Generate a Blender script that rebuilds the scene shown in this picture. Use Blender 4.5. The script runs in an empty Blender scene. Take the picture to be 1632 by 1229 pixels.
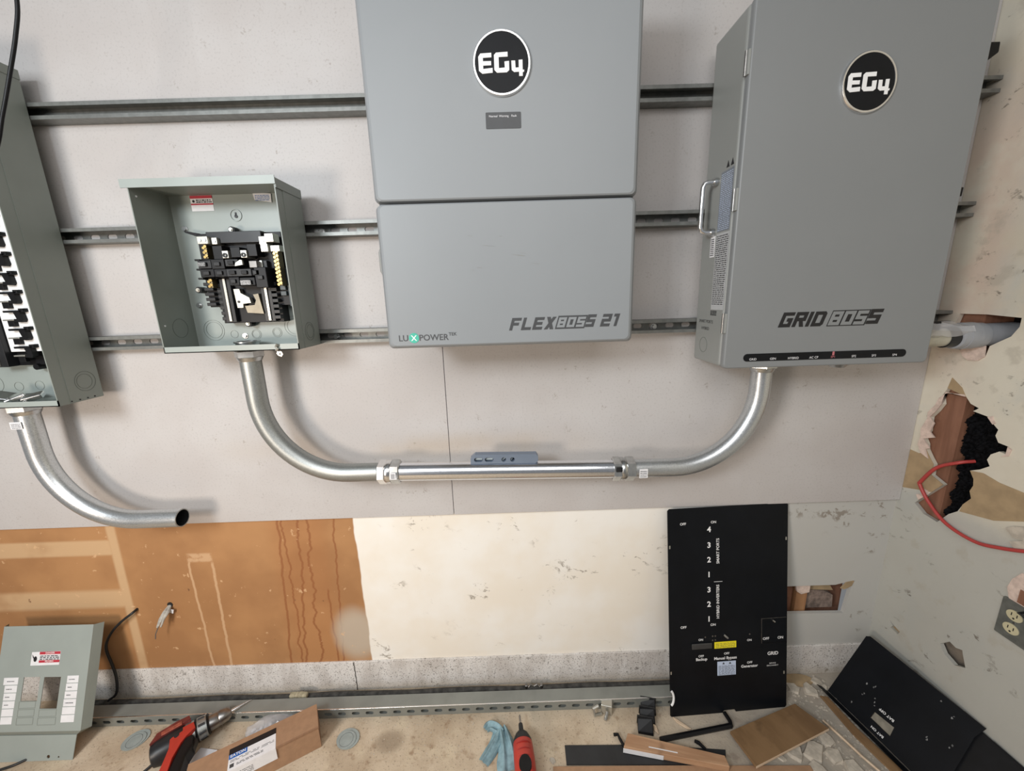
import bpy, bmesh, math, random
from mathutils import Vector, Matrix
from mathutils.geometry import tessellate_polygon
random.seed(7)
scene = bpy.context.scene
COL = scene.collection
R = math.radians

# ---------------------------------------------------------------- camera
F_PX, PITCH, YAW, ROLL = 625.0, R(12.76), R(0.30), R(-1.77)
cam_d = bpy.data.cameras.new('camera'); cam = bpy.data.objects.new('camera', cam_d); COL.objects.link(cam)
cam_d.sensor_fit = 'HORIZONTAL'; cam_d.sensor_width = 36.0; cam_d.lens = 36.0 * F_PX / 1632.0
cam_d.clip_start = 0.02; cam_d.clip_end = 60
fw = Vector((math.sin(YAW) * math.cos(PITCH), math.cos(YAW) * math.cos(PITCH), -math.sin(PITCH)))
rt = Vector((math.cos(YAW), -math.sin(YAW), 0)); up = rt.cross(fw)
rt, up = math.cos(ROLL) * rt + math.sin(ROLL) * up, -math.sin(ROLL) * rt + math.cos(ROLL) * up
cam.matrix_world = Matrix(((rt.x, up.x, -fw.x, 0), (rt.y, up.y, -fw.y, -1.25), (rt.z, up.z, -fw.z, 1.5), (0, 0, 0, 1)))
scene.camera = cam

# ---------------------------------------------------------------- world, lights, exposure
world = bpy.data.worlds.new('world'); scene.world = world; world.use_nodes = True
bg = world.node_tree.nodes['Background']; bg.inputs[0].default_value = (0.93, 0.96, 1.0, 1); bg.inputs[1].default_value = 0.19
def area(name, loc, target, sx, sy, power, color):
    l = bpy.data.lights.new(name, 'AREA'); l.shape = 'RECTANGLE'; l.size = sx; l.size_y = sy; l.energy = power; l.color = color
    o = bpy.data.objects.new(name, l); COL.objects.link(o); o.location = loc
    o.rotation_euler = (Vector(target) - Vector(loc)).to_track_quat('-Z', 'Y').to_euler()
    return o
area('daylight_from_garage_door', (-1.40, -2.0, 2.15), (-0.2, 0, 0.7), 0.6, 0.5, 34, (0.88, 0.95, 1.0))
area('added_overhead_fill', (-0.1, -1.9, 2.4), (0.0, 0, 0.7), 1.7, 1.0, 18, (1.0, 0.98, 0.96))  # soft overhead fill added to brighten the middle, not a known lamp
area('warm_work_lamp', (-1.6, -2.0, 1.15), (0.1, 0, 0.6), 0.45, 0.45, 25, (1.0, 0.86, 0.73))
scene.view_settings.view_transform = 'Standard'; scene.view_settings.look = 'None'
scene.view_settings.gamma = 1.0; scene.view_settings.use_curve_mapping = False
scene.view_settings.exposure = 0.0

# ---------------------------------------------------------------- node helper
class S:
    """a float socket with arithmetic"""
    def __init__(s, nt, k): s.nt = nt; s.k = k
    def m(s, op, b=None, c=None):
        n = s.nt.nodes.new('ShaderNodeMath'); n.operation = op
        for i, v in enumerate((s, b, c)):
            if v is None: continue
            if isinstance(v, S): s.nt.links.new(v.k, n.inputs[i])
            else: n.inputs[i].default_value = v
        return S(s.nt, n.outputs[0])
    def __add__(s, b): return s.m('ADD', b)
    def __sub__(s, b): return s.m('SUBTRACT', b)
    def __mul__(s, b): return s.m('MULTIPLY', b)
    def abs(s): return s.m('ABSOLUTE')
    def max(s, b): return s.m('MAXIMUM', b)
    def min(s, b): return s.m('MINIMUM', b)
    def sm(s, a, b):
        n = s.nt.nodes.new('ShaderNodeMapRange'); n.interpolation_type = 'SMOOTHSTEP'
        if a <= b: n.inputs[1].default_value, n.inputs[2].default_value = a, b; n.inputs[3].default_value, n.inputs[4].default_value = 0, 1
        else: n.inputs[1].default_value, n.inputs[2].default_value = b, a; n.inputs[3].default_value, n.inputs[4].default_value = 1, 0
        s.nt.links.new(s.k, n.inputs[0]); return S(s.nt, n.outputs[0])
class G:
    """a material graph on object coordinates"""
    def __init__(s, name, rough=0.6, metal=0.0, spec=0.5):
        s.mat = bpy.data.materials.new(name); s.mat.use_nodes = True; s.nt = s.mat.node_tree
        s.b = s.nt.nodes['Principled BSDF']; s.b.inputs['Roughness'].default_value = rough; s.b.inputs['Metallic'].default_value = metal
        s.b.inputs['Specular IOR Level'].default_value = spec
        tc = s.nt.nodes.new('ShaderNodeTexCoord'); s.co = tc.outputs['Object']
        sp = s.nt.nodes.new('ShaderNodeSeparateXYZ'); s.nt.links.new(s.co, sp.inputs[0])
        s.x, s.y, s.z = (S(s.nt, sp.outputs[i]) for i in range(3))
    def vec(s, x, y, z):
        n = s.nt.nodes.new('ShaderNodeCombineXYZ')
        for i, v in enumerate((x, y, z)):
            if isinstance(v, S): s.nt.links.new(v.k, n.inputs[i])
            else: n.inputs[i].default_value = v
        return n.outputs[0]
    def noise(s, scale, detail=3, co=None, rough=0.55):
        n = s.nt.nodes.new('ShaderNodeTexNoise'); n.inputs['Scale'].default_value = scale; n.inputs['Detail'].default_value = detail
        n.inputs['Roughness'].default_value = rough; s.nt.links.new(co or s.co, n.inputs['Vector']); return S(s.nt, n.outputs[0])
    def mix(s, a, b, f):
        n = s.nt.nodes.new('ShaderNodeMix'); n.data_type = 'RGBA'
        for i, v in ((6, a), (7, b)):
            if isinstance(v, (tuple, list)): n.inputs[i].default_value = (*v[:3], 1)
            else: s.nt.links.new(v, n.inputs[i])
        if isinstance(f, S): s.nt.links.new(f.k, n.inputs[0])
        else: n.inputs[0].default_value = f
        return n.outputs[2]
    def color(s, c):
        if isinstance(c, (tuple, list)): s.b.inputs['Base Color'].default_value = (*c[:3], 1)
        else: s.nt.links.new(c, s.b.inputs['Base Color'])
    def rough(s, r): s.nt.links.new(r.k, s.b.inputs['Roughness'])
    def bump(s, h, strength=0.3, dist=0.002):
        n = s.nt.nodes.new('ShaderNodeBump'); n.inputs['Strength'].default_value = strength; n.inputs['Distance'].default_value = dist
        s.nt.links.new(h.k, n.inputs['Height']); s.nt.links.new(n.outputs[0], s.b.inputs['Normal'])

def lin(r, g, b):
    f = lambda v: (v / 255 / 12.92) if v / 255 <= 0.04045 else ((v / 255 + 0.055) / 1.055) ** 2.4
    return (f(r), f(g), f(b))
def simple(name, c, rough=0.5, metal=0.0, var=0.12, scale=30, bump=0.0, spec=0.5):
    g = G(name, rough, metal, spec); n = g.noise(scale, 4)
    lo = tuple(v * (1 - var) for v in c); hi = tuple(min(1, v * (1 + var)) for v in c)
    g.color(g.mix(lo, hi, n.sm(0.3, 0.7)))
    if bump: g.bump(n, bump)
    return g.mat

M = {}
M['inverter'] = simple('inverter_paint', (0.245, 0.262, 0.275), 0.45, var=0.02, scale=3)
M['cabinet'] = simple('cabinet_paint', (0.205, 0.215, 0.22), 0.45, var=0.02, scale=3)
M['cabinet_edge'] = simple('cabinet_edge_paint', (0.25, 0.26, 0.25), 0.4, var=0.02, scale=3)
M['panel'] = simple('panel_paint_shaded', (0.215, 0.238, 0.215), 0.42, var=0.05, scale=6)  # panel paint with shade put into the colour, for sides and outlines
M['panel_lit'] = simple('panel_paint_lit', (0.30, 0.335, 0.315), 0.4, var=0.04, scale=8)  # same panel paint, lighter as if lit, for faces toward the room
M['black_cover'] = simple('black_cover_paint', (0.004, 0.005, 0.007), 0.42, var=0.2, scale=9, spec=0.22)
M['black'] = simple('black_plastic', (0.006, 0.006, 0.007), 0.42, var=0.2, scale=20, spec=0.25)
M['black2'] = simple('charcoal_plastic', (0.017, 0.0175, 0.019), 0.38, var=0.2, scale=25, spec=0.35)
M['slate'] = simple('dark_slate_plastic', (0.05, 0.065, 0.07), 0.45, var=0.1, scale=25)
M['chrome'] = simple('bright_metal', (0.80, 0.80, 0.80), 0.24, 1.0, var=0.05)
M['zinc'] = simple('zinc_fitting', (0.55, 0.56, 0.56), 0.30, 1.0, var=0.12, scale=40)
M['tin'] = simple('tin_plated_bus', (0.52, 0.51, 0.46), 0.32, 0.75, var=0.06, scale=20)
M['brass'] = simple('brass', (0.55, 0.39, 0.15), 0.3, 1.0, var=0.15, scale=60)
M['bar'] = simple('dull_bar', (0.16, 0.13, 0.075), 0.4, 0.8, var=0.2)
M['white'] = simple('white_print', (0.80, 0.80, 0.80), 0.6, var=0.02)
M['paper'] = simple('white_sticker', (0.74, 0.74, 0.76), 0.6, var=0.04, scale=40)
M['ink'] = simple('black_ink', (0.008, 0.008, 0.010), 0.5, var=0.05)
M['greyink'] = simple('dark_grey_ink', (0.055, 0.058, 0.062), 0.5, var=0.05)
M['red_label'] = simple('red_label', (0.45, 0.03, 0.05), 0.5, var=0.05)
M['yellow'] = simple('yellow_label', (0.85, 0.72, 0.02), 0.5, var=0.03)
M['blue_label'] = simple('pale_blue_label', (0.50, 0.58, 0.74), 0.5, var=0.04)
M['blue'] = simple('blue_label', (0.02, 0.12, 0.42), 0.5, var=0.04)
M['green'] = simple('green_logo', (0.05, 0.42, 0.31), 0.5, var=0.05)
M['card'] = simple('cardboard', (0.34, 0.20, 0.115), 0.8, var=0.07, scale=50)
M['card_edge'] = simple('cardboard_edge', (0.27, 0.15, 0.085), 0.85, var=0.1, scale=60)
M['red'] = simple('red_tool_plastic', (0.42, 0.035, 0.022), 0.4, var=0.08, scale=30)
M['redcable'] = simple('red_cable', (0.42, 0.05, 0.045), 0.45, var=0.08)
M['steel_dark'] = simple('dark_steel', (0.30, 0.29, 0.28), 0.35, 1.0, var=0.15, scale=60)
M['rag'] = simple('blue_rag', (0.20, 0.31, 0.35), 0.75, var=0.25, scale=40)
M['plaster'] = simple('broken_plaster', (0.47, 0.42, 0.35), 0.9, var=0.15, scale=60, bump=0.5)
M['plaster_pink'] = simple('torn_gypsum', (0.62, 0.49, 0.42), 0.9, var=0.15, scale=70, bump=0.6)
M['tanpaper'] = simple('torn_brown_paper', (0.36, 0.26, 0.15), 0.85, var=0.12, scale=25)
M['insul'] = simple('black_insulation', (0.006, 0.006, 0.007), 1.0, var=0.7, scale=120, bump=0.8, spec=0.1)
M['ivory'] = simple('ivory_receptacle', (0.55, 0.50, 0.33), 0.45, var=0.04)
M['wallplate'] = simple('grey_wall_plate', (0.16, 0.165, 0.15), 0.4, 0.3, var=0.15, scale=50)
M['greypvc'] = simple('grey_pvc', (0.30, 0.31, 0.33), 0.45, var=0.05)
M['creampipe'] = simple('cream_pipe', (0.48, 0.46, 0.38), 0.4, 0.3, var=0.1)
M['led'] = simple('pink_indicator', (0.45, 0.14, 0.16), 0.4, var=0.05)
M['gap'] = simple('dark_matt_brown', (0.05, 0.047, 0.042), 0.8, var=0.5, scale=50)
M['panel_dark'] = simple('panel_knockout_line', (0.13, 0.145, 0.13), 0.5, var=0.05)
M['sheath'] = simple('dirty_wire_sheath', (0.42, 0.40, 0.36), 0.6, var=0.2, scale=80)
M['knock'] = simple('grey_knockout_disc', (0.30, 0.34, 0.33), 0.4, var=0.08, scale=40)

def glassy(name, c, rough, alpha):
    g = G(name, rough); g.color(c); g.b.inputs['Alpha'].default_value = alpha; return g.mat
M['film'] = glassy('clear_plastic_film', (0.70, 0.70, 0.72), 0.12, 0.42)
M['vial'] = glassy('level_vial', (0.45, 0.52, 0.55), 0.1, 0.8)

g = G('level_anodised_grey', 0.4, 0.4); g.color(g.mix((0.19, 0.235, 0.31), (0.23, 0.28, 0.36), g.noise(30))); M['level'] = g.mat
# galvanised conduit: spangle and zinc haze
def galv(name, base, rough, scale=90):
    g = G(name, rough, 0.85); n = g.noise(scale * 4, 4); n2 = g.noise(9, 3)
    c = g.mix(tuple(v * 0.86 for v in base), tuple(min(1, v * 1.1) for v in base), n.sm(0.3, 0.7)); c = g.mix(c, tuple(v * 0.8 for v in base), n2.sm(0.5, 0.8) * 0.6)
    g.color(c); g.rough(n * 0.25 + (rough - 0.1)); return g.mat
M['emt_dull'] = galv('dull_galvanised', (0.37, 0.385, 0.375), 0.42)
M['emt'] = galv('bright_galvanised', (0.60, 0.62, 0.63), 0.30)
M['emt_bright'] = simple('new_galvanised', (0.84, 0.86, 0.90), 0.21, 1.0, var=0.06, scale=240)
M['strut'] = simple('strut_galvanised', (0.20, 0.205, 0.195), 0.45, 0.55, var=0.12, scale=60)
M['strut_floor'] = simple('grey_green_strut', (0.25, 0.26, 0.24), 0.45, 0.3, var=0.08, scale=12)

# wood
def wood(name, a, b, sc=(6, 60, 60)):
    g = G(name, 0.6); n = g.noise(1.0, 4, g.vec(g.x * sc[0], g.y * sc[1], g.z * sc[2])); n2 = g.noise(14, 3)
    g.color(g.mix(g.mix(a, b, n.sm(0.3, 0.7)), tuple(v * 0.6 for v in a), n2.sm(0.6, 0.85))); g.bump(n, 0.15); return g.mat
M['wood'] = wood('offcut_wood', (0.36, 0.20, 0.11), (0.48, 0.29, 0.17))
M['ply'] = wood('plywood', (0.17, 0.095, 0.042), (0.25, 0.148, 0.07), (18, 5, 30))
M['pale_wood'] = wood('pale_splinter', (0.55, 0.40, 0.27), (0.66, 0.52, 0.38))
M['stud'] = wood('brown_stud', (0.19, 0.085, 0.05), (0.27, 0.13, 0.08), (50, 50, 5))
M['brown_board'] = wood('brown_wood_backing', (0.33, 0.16, 0.075), (0.40, 0.21, 0.10), (50, 50, 6))

# white backing board
g = G('white_backing_board', 0.62)
n1 = g.noise(2.2, 4); n2 = g.noise(160, 3); n3 = g.noise(24, 5)
c = g.mix((0.475, 0.445, 0.43), (0.52, 0.50, 0.49), n1.sm(0.35, 0.65)); c = g.mix(c, (0.36, 0.34, 0.33), n2.sm(0.52, 0.74) * 0.5)
c = g.mix(c, (0.30, 0.26, 0.23), n3.sm(0.61, 0.68) * n2.sm(0.45, 0.6) * n1.sm(0.4, 0.6) * 0.7); c = g.mix(c, (0.42, 0.33, 0.235), ((g.z - 1.02).abs().sm(0.07, 0.0) * (g.x + 0.35).abs().sm(0.75, 0.3) * n1.sm(0.42, 0.62)) * 0.5)
g.color(c); g.bump(n2, 0.15, 0.0006); M['board'] = g.mat

# lower drywall: orange bare face at the left, cream paint at the right
g = G('lower_drywall', 0.7)
wob = g.noise(5, 3, g.vec(0.0, 0.0, g.z)) * 0.03; fine = g.noise(120, 4); big = g.noise(3.5, 4); spk = g.noise(38, 4)
org = g.mix((0.33, 0.16, 0.063), (0.42, 0.215, 0.088), big.sm(0.35, 0.65))
org = g.mix(org, (0.33, 0.16, 0.06), ((g.x + 1.19).abs().sm(0.28, 0.0) * (g.z - 0.42).abs().sm(0.2, 0.02)) * 0.55)
lb = (g.z - 0.665).abs().sm(0.036, 0.024).max((g.z - 0.452).abs().sm(0.048, 0.026)) * g.x.sm(-1.425, -1.46)
vb = (g.x + 1.445 + (g.z - 0.45) * -0.035).abs().sm(0.022, 0.010)
org = g.mix(org, (0.56, 0.37, 0.205), lb.max(vb) * big.sm(0.2, 0.5) * 0.9)
dz = g.noise(1.0, 4, g.vec(0.0, 3.1, g.z * 14)) - 0.5
def drip(x0, slope, w, amp, z0=0.8, off=0.0):
    d = g.noise(1.0, 4, g.vec(off, x0 * 9, g.z * 14)) - 0.5
    return (g.x - x0 - (g.z - 0.45) * slope + d * amp).abs().sm(w, w * 0.35) * g.z.sm(z0 + 0.01, z0 - 0.01)
dk = drip(-0.862, 0.07, 0.006, 0.03).max(drip(-0.832, 0.02, 0.005, 0.05)).max(drip(-0.797, 0.10, 0.006, 0.05)).max(drip(-0.752, 0.05, 0.006, 0.07)).max(drip(-0.662, 0.06, 0.005, 0.03)).max(drip(-0.70, 0.0, 0.005, 0.02, 0.46))
org = g.mix(org, (0.36, 0.135, 0.04), ((g.x + 0.77).abs().sm(0.14, 0.05)) * 0.3)
org = g.mix(org, (0.25, 0.085, 0.025), dk * 0.75)
lt = drip(-1.188, 0.0, 0.006, 0.02, 0.60).max(drip(-1.108, 0.03, 0.007, 0.02, 0.59)).max(((g.x + 1.145).abs().sm(0.05, 0.04)) * (g.z - 0.612).abs().sm(0.022, 0.012) * spk.sm(0.35, 0.55))
org = g.mix(org, (0.60, 0.39, 0.225), lt * 0.7)
dx = g.x + 0.618; dd = (dx * dx) * 1.7 + (g.z - 0.255) * (g.z - 0.255) + (big - 0.5) * 0.012
org = g.mix(org, (0.49, 0.42, 0.335), dd.sm(0.021, 0.003) * 0.85)
org = g.mix(org, (0.70, 0.45, 0.25), spk.sm(0.67, 0.72) * 0.6); org = g.mix(org, (0.16, 0.07, 0.03), g.noise(21, 3).sm(0.74, 0.77) * 0.8)
crm = g.mix((0.81, 0.75, 0.655), (0.85, 0.825, 0.775), big.sm(0.35, 0.65))
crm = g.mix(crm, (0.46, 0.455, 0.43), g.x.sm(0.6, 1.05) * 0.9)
scf = g.noise(1.0, 9, g.vec(g.x * 16 + g.z * 6, g.noise(9, 3) * 1.5, g.z * 26 + g.noise(14, 3) * 2.2), 0.72).sm(0.57, 0.61) * g.noise(5, 4).sm(0.50, 0.62)
crm = g.mix(crm, (0.22, 0.18, 0.14), scf * 0.75)
edge = (g.x + 0.572 + wob - 0.015).sm(-0.003, 0.003)
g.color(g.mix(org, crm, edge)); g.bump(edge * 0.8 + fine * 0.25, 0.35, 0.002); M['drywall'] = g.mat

# right wall, scuffed cream paint
g = G('scuffed_cream_paint', 0.62)
b1 = g.noise(3.2, 5); b2 = g.noise(17, 5); b3 = g.noise(1.0, 9, g.vec(g.noise(9, 3) * 1.5, g.y * 17 + g.z * 5, g.z * 30 + g.noise(14, 3) * 2.2), 0.72); b4 = g.noise(7, 5)
c = g.mix((0.60, 0.545, 0.44), (0.67, 0.63, 0.53), b1.sm(0.35, 0.65)); c = g.mix(c, (0.52, 0.525, 0.485), b4.sm(0.5, 0.75) * 0.7)
c = g.mix(c, (0.60, 0.46, 0.37), (g.y + 0.06).abs().sm(0.13, 0.03) * (g.z - 1.62).abs().sm(0.55, 0.2) * b4.sm(0.35, 0.6) * 0.75)
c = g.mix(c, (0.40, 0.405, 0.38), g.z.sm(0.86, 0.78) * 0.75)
c = g.mix(c, (0.40, 0.36, 0.29), b2.sm(0.58, 0.72) * 0.45)
c = g.mix(c, (0.13, 0.105, 0.08), b3.sm(0.585, 0.635) * b4.sm(0.47, 0.62) * 0.75)
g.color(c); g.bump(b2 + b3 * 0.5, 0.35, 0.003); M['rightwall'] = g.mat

# concrete
g = G('speckled_concrete_curb', 0.9)
s1 = g.noise(230, 3); s2 = g.noise(7, 5); s3 = g.noise(1.0, 5, g.vec(g.x * 14, g.y, g.z * 5)); s4 = g.noise(70, 4)
c = g.mix((0.56, 0.52, 0.485), (0.72, 0.69, 0.66), s3.sm(0.35, 0.65)); c = g.mix(c, (0.14, 0.125, 0.11), s1.sm(0.55, 0.68) * 0.8)
c = g.mix(c, (0.17, 0.15, 0.13), s4.sm(0.60, 0.70) * s2.sm(0.4, 0.6) * 0.8); c = g.mix(c, (0.36, 0.31, 0.235), g.z.sm(0.055, 0.0) * 0.5)
g.color(c); g.bump(s1 + s4, 0.5, 0.002); M['curb'] = g.mat
g = G('dusty_concrete_floor', 0.85)
f1 = g.noise(4.5, 5); f2 = g.noise(28, 5); f3 = g.noise(140, 3); f4 = g.noise(11, 5)
c = g.mix((0.43, 0.335, 0.235), (0.58, 0.48, 0.36), f1.sm(0.35, 0.65)); c = g.mix(c, (0.60, 0.50, 0.36), f4.sm(0.52, 0.7) * 0.7)
c = g.mix(c, (0.24, 0.145, 0.08), f2.sm(0.54, 0.70) * f1.sm(0.62, 0.38) * 0.8); c = g.mix(c, (0.18, 0.14, 0.10), f3.sm(0.58, 0.70) * 0.65)
dx = g.x + 0.46; dy = g.y + 0.185; c = g.mix(c, (0.20, 0.145, 0.095), ((dx * dx) + (dy * dy) * 2.0).sm(0.0045, 0.0002) * 0.6)
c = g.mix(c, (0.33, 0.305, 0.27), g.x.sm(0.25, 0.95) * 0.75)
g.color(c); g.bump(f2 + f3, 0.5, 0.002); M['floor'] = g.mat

# ---------------------------------------------------------------- mesh helper
XZ = lambda u, v, w: (u, w, v)            # a plane facing the room: u = x, v = z, w = y
def circle(cx, cy, r, n=24, ry=None): return [(cx + r * math.cos(2 * math.pi * i / n), cy + (ry or r) * math.sin(2 * math.pi * i / n)) for i in range(n)]
def rect(a, b, c, d): return [(a, c), (b, c), (b, d), (a, d)]
def rrect(a, b, c, d, r, n=5):
    out = []
    for cx, cy, t0 in ((b - r, c + r, -90), (b - r, d - r, 0), (a + r, d - r, 90), (a + r, c + r, 180)):
        for i in range(n + 1):
            t = R(t0 + 90 * i / n); out.append((cx + r * math.cos(t), cy + r * math.sin(t)))
    return out
class MB:
    def __init__(s): s.v = []; s.f = []
    def add(s, vs, fs, T=None):
        k = len(s.v); s.v += [tuple(T @ Vector(p)) if T else tuple(p) for p in vs]; s.f += [tuple(i + k for i in q) for q in fs]; return s
    def box(s, x0, x1, y0, y1, z0, z1, T=None):
        p = [(x, y, z) for x in (x0, x1) for y in (y0, y1) for z in (z0, z1)]
        return s.add(p, [(0, 1, 3, 2), (4, 6, 7, 5), (0, 4, 5, 1), (2, 3, 7, 6), (0, 2, 6, 4), (1, 5, 7, 3)], T)
    def rings(s, rs, caps=True, closed=True):
        n = len(rs[0]); vs = [p for r in rs for p in r]; fs = []
        for i in range(len(rs) - 1):
            for j in range(n if closed else n - 1): fs.append((i * n + j, i * n + (j + 1) % n, (i + 1) * n + (j + 1) % n, (i + 1) * n + j))
        if caps: fs += [tuple(range(n)), tuple((len(rs) - 1) * n + j for j in range(n))]
        return s.add(vs, fs)
    def lathe(s, p, q, prof, n=20, caps=True, ph=0.0):
        """profile of (t along p->q in metres, radius)"""
        p = Vector(p); d = (Vector(q) - p).normalized(); a = d.orthogonal().normalized(); b = d.cross(a); out = []
        for t, r in prof: out.append([p + d * t + (a * math.cos(2 * math.pi * i / n + ph) + b * math.sin(2 * math.pi * i / n + ph)) * r for i in range(n)])
        return s.rings(out, caps)
    def cyl(s, p, q, r, n=16, r2=None, caps=True): return s.lathe(p, q, [(0, r), ((Vector(q) - Vector(p)).length, r2 if r2 is not None else r)], n, caps)
    def tube(s, pts, r, n=10, caps=True):
        pts = [Vector(p) for p in pts]; out = []; a = None
        for i, p in enumerate(pts):
            d = (pts[min(i + 1, len(pts) - 1)] - pts[max(i - 1, 0)]).normalized()
            a = d.orthogonal().normalized() if a is None else (a - d * a.dot(d)).normalized()
            b = d.cross(a); rr = r[i] if isinstance(r, (list, tuple)) else r
            out.append([p + (a * math.cos(2 * math.pi * k / n) + b * math.sin(2 * math.pi * k / n)) * rr for k in range(n)])
        return s.rings(out, caps)
    def plate(s, outer, holes, w0, w1, fr=XZ, T=None):
        loops = [outer] + list(holes or []); pts = [p for l in loops for p in l]
        tri = tessellate_polygon([[Vector((a, b, 0)) for a, b in l] for l in loops]); n = len(pts)
        vs = [fr(a, b, w0) for a, b in pts] + [fr(a, b, w1) for a, b in pts]
        fs = [tuple(t) for t in tri] + [tuple(i + n for i in t[::-1]) for t in tri]; k = 0
        for l in loops:
            m = len(l); fs += [(k + i, k + (i + 1) % m, k + (i + 1) % m + n, k + i + n) for i in range(m)]; k += m
        return s.add(vs, fs, T)
    def build(s, name, mat, parent=None, off=None, smooth=None, bevel=0, label=None, cat=None, group=None, kind=None):
        me = bpy.data.meshes.new(name); off = Vector(off) if off is not None else Vector((0, 0, 0))
        me.from_pydata([tuple(Vector(p) - off) for p in s.v], [], s.f)
        b = bmesh.new(); b.from_mesh(me); bmesh.ops.remove_doubles(b, verts=b.verts, dist=1e-6); bmesh.ops.recalc_face_normals(b, faces=b.faces); b.to_mesh(me); b.free()
        if smooth: me.shade_smooth(); me.set_sharp_from_angle(angle=R(smooth))
        me.materials.append(M[mat] if isinstance(mat, str) else mat)
        o = bpy.data.objects.new(name, me); COL.objects.link(o)
        if parent: o.parent = parent
        else: o.location = off
        if bevel:
            md = o.modifiers.new('bevel', 'BEVEL'); md.width = bevel; md.segments = 3; md.limit_method = 'ANGLE'; md.angle_limit = R(40)
        return tag(o, label, cat, group, kind)
def tag(o, label=None, cat=None, group=None, kind=None):
    for k, v in (('label', label), ('category', cat), ('group', group), ('kind', kind)):
        if v: o[k] = v
    return o
def thing(name, loc, label, cat, group=None, mat=None):
    o = bpy.data.objects.new(name, None); COL.objects.link(o); o.empty_display_size = 0.05
    if mat is not None: o.matrix_world = mat
    else: o.location = loc
    return tag(o, label, cat, group)
def frame(o, ex, ez):
    ex = Vector(ex).normalized(); ez = Vector(ez); ez = (ez - ex * ez.dot(ex)).normalized(); ey = ez.cross(ex)
    return Matrix(((ex.x, ey.x, ez.x, o[0]), (ex.y, ey.y, ez.y, o[1]), (ex.z, ey.z, ez.z, o[2]), (0, 0, 0, 1)))
_tc = {}
def text_geo(body, size, bold=0.0, shear=0.0, spacing=1.0):
    key = (body, size, bold, shear, spacing)
    if key not in _tc:
        cu = bpy.data.curves.new('t', 'FONT'); cu.body = body; cu.size = size; cu.offset = bold * size; cu.shear = shear; cu.space_character = spacing
        cu.align_x = 'CENTER'; cu.align_y = 'CENTER'; cu.resolution_u = 3; cu.fill_mode = 'FRONT'
        o = bpy.data.objects.new('t', cu); COL.objects.link(o)
        me = o.evaluated_get(bpy.context.evaluated_depsgraph_get()).to_mesh()
        _tc[key] = ([(v.co.x, v.co.y) for v in me.vertices], [tuple(p.vertices) for p in me.polygons])
        bpy.data.objects.remove(o); bpy.data.curves.remove(cu)
    return _tc[key]
def put_text(mb, body, u, v, w, size, fr=XZ, bold=0.0, shear=0.0, rot=0.0, spacing=1.0):
    vs, fs = text_geo(body, size, bold, shear, spacing); c, s = math.cos(R(rot)), math.sin(R(rot))
    return mb.add([fr(u + a * c - b * s, v + a * s + b * c, w) for a, b in vs], fs)
# square block lettering for the product names: strokes on a 0..1 grid
T_ = 0.23
def glyph(ch):
    t = T_; W = 0.74; r = lambda a, b, c, d: [(a, c), (b, c), (b, d), (a, d)]
    L, TP, BT, MD = r(0, t, 0, 1), r(0, W, 1 - t, 1), r(0, W, 0, t), r(0, W, 0.5 - t / 2, 0.5 + t / 2)
    RT, RL, RU, LU, LL = r(W - t, W, 0, 1), r(W - t, W, 0, 0.6), r(W - t, W, 0.4, 1), r(0, t, 0.4, 1), r(0, t, 0, 0.6)
    return {'G': ([L, TP, BT, RL, r(0.38, W, 0.38, 0.38 + t)], W), 'R': ([L, TP, RU, MD, [(0.30, 0.45), (0.54, 0.45), (W, 0), (W - t * 1.15, 0)]], W),
            'I': ([r(0, t, 0, 1)], t), 'D': ([L, r(0, W - 0.1, 1 - t, 1), r(0, W - 0.1, 0, t), [(W - t, 0.08), (W, 0.12), (W, 0.88), (W - t, 0.92)], [(W - 0.3, 1), (W - 0.12, 1), (W, 0.86), (W - t, 0.76)], [(W - 0.3, 0), (W - 0.12, 0), (W, 0.14), (W - t, 0.24)]], W),
            'B': ([L, TP, BT, MD, RT], W), 'O': ([L, TP, BT, RT], W), 'S': ([TP, BT, MD, LU, RL], W), 'F': ([L, TP, r(0, W * 0.85, 0.5 - t / 2, 0.5 + t / 2)], W),
            'L': ([L, BT], W * 0.95), 'E': ([L, TP, BT, r(0, W * 0.9, 0.5 - t / 2, 0.5 + t / 2)], W), 'X': ([[(0, 0), (t * 1.2, 0), (W, 1), (W - t * 1.2, 1)], [(W - t * 1.2, 0), (W, 0), (t * 1.2, 1), (0, 1)]], W),
            '2': ([TP, RU, MD, LL, BT], W), '1': ([r(0.2, 0.2 + t, 0, 1), r(0, 0.2, 1 - t, 1)], 0.2 + t), ' ': ([], 0.3)}[ch]
def block_text(mb, s, u, v, w, h, width, shear=0.25, fr=XZ, gap=0.16):
    gl = [glyph(c) for c in s]; tot = sum(x[1] for x in gl) + gap * (len(s) - 1); k = width / tot; x = 0
    for polys, gw in gl:
        for i, p in enumerate(polys): mb.add([fr(u + (x + a) * k + b * h * shear, v + b * h, w - 0.00004 * i) for a, b in p], [tuple(range(len(p)))])
        x += gw + gap
    return mb
def ring_plate(mb, cx, cy, r0, r1, w0, w1, fr=XZ, n=28): return mb.plate(circle(cx, cy, r1, n), [circle(cx, cy, r0, n)], w0, w1, fr)
def print_lines(mb, a, b, c, d, rows, w, fr=XZ, fill=0.5, rnd=None):
    rnd = rnd or random; h = (d - c) / rows
    for i in range(rows):
        x = a; y = c + i * h
        while x < b - 0.001:
            l = (b - a) * rnd.uniform(0.05, 0.22); l = min(l, b - x)
            mb.add([fr(x, y, w), fr(x + l, y, w), fr(x + l, y + h * fill, w), fr(x, y + h * fill, w)], [(0, 1, 2, 3)]); x += l + (b - a) * rnd.uniform(0.02, 0.06)
    return mb

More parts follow.
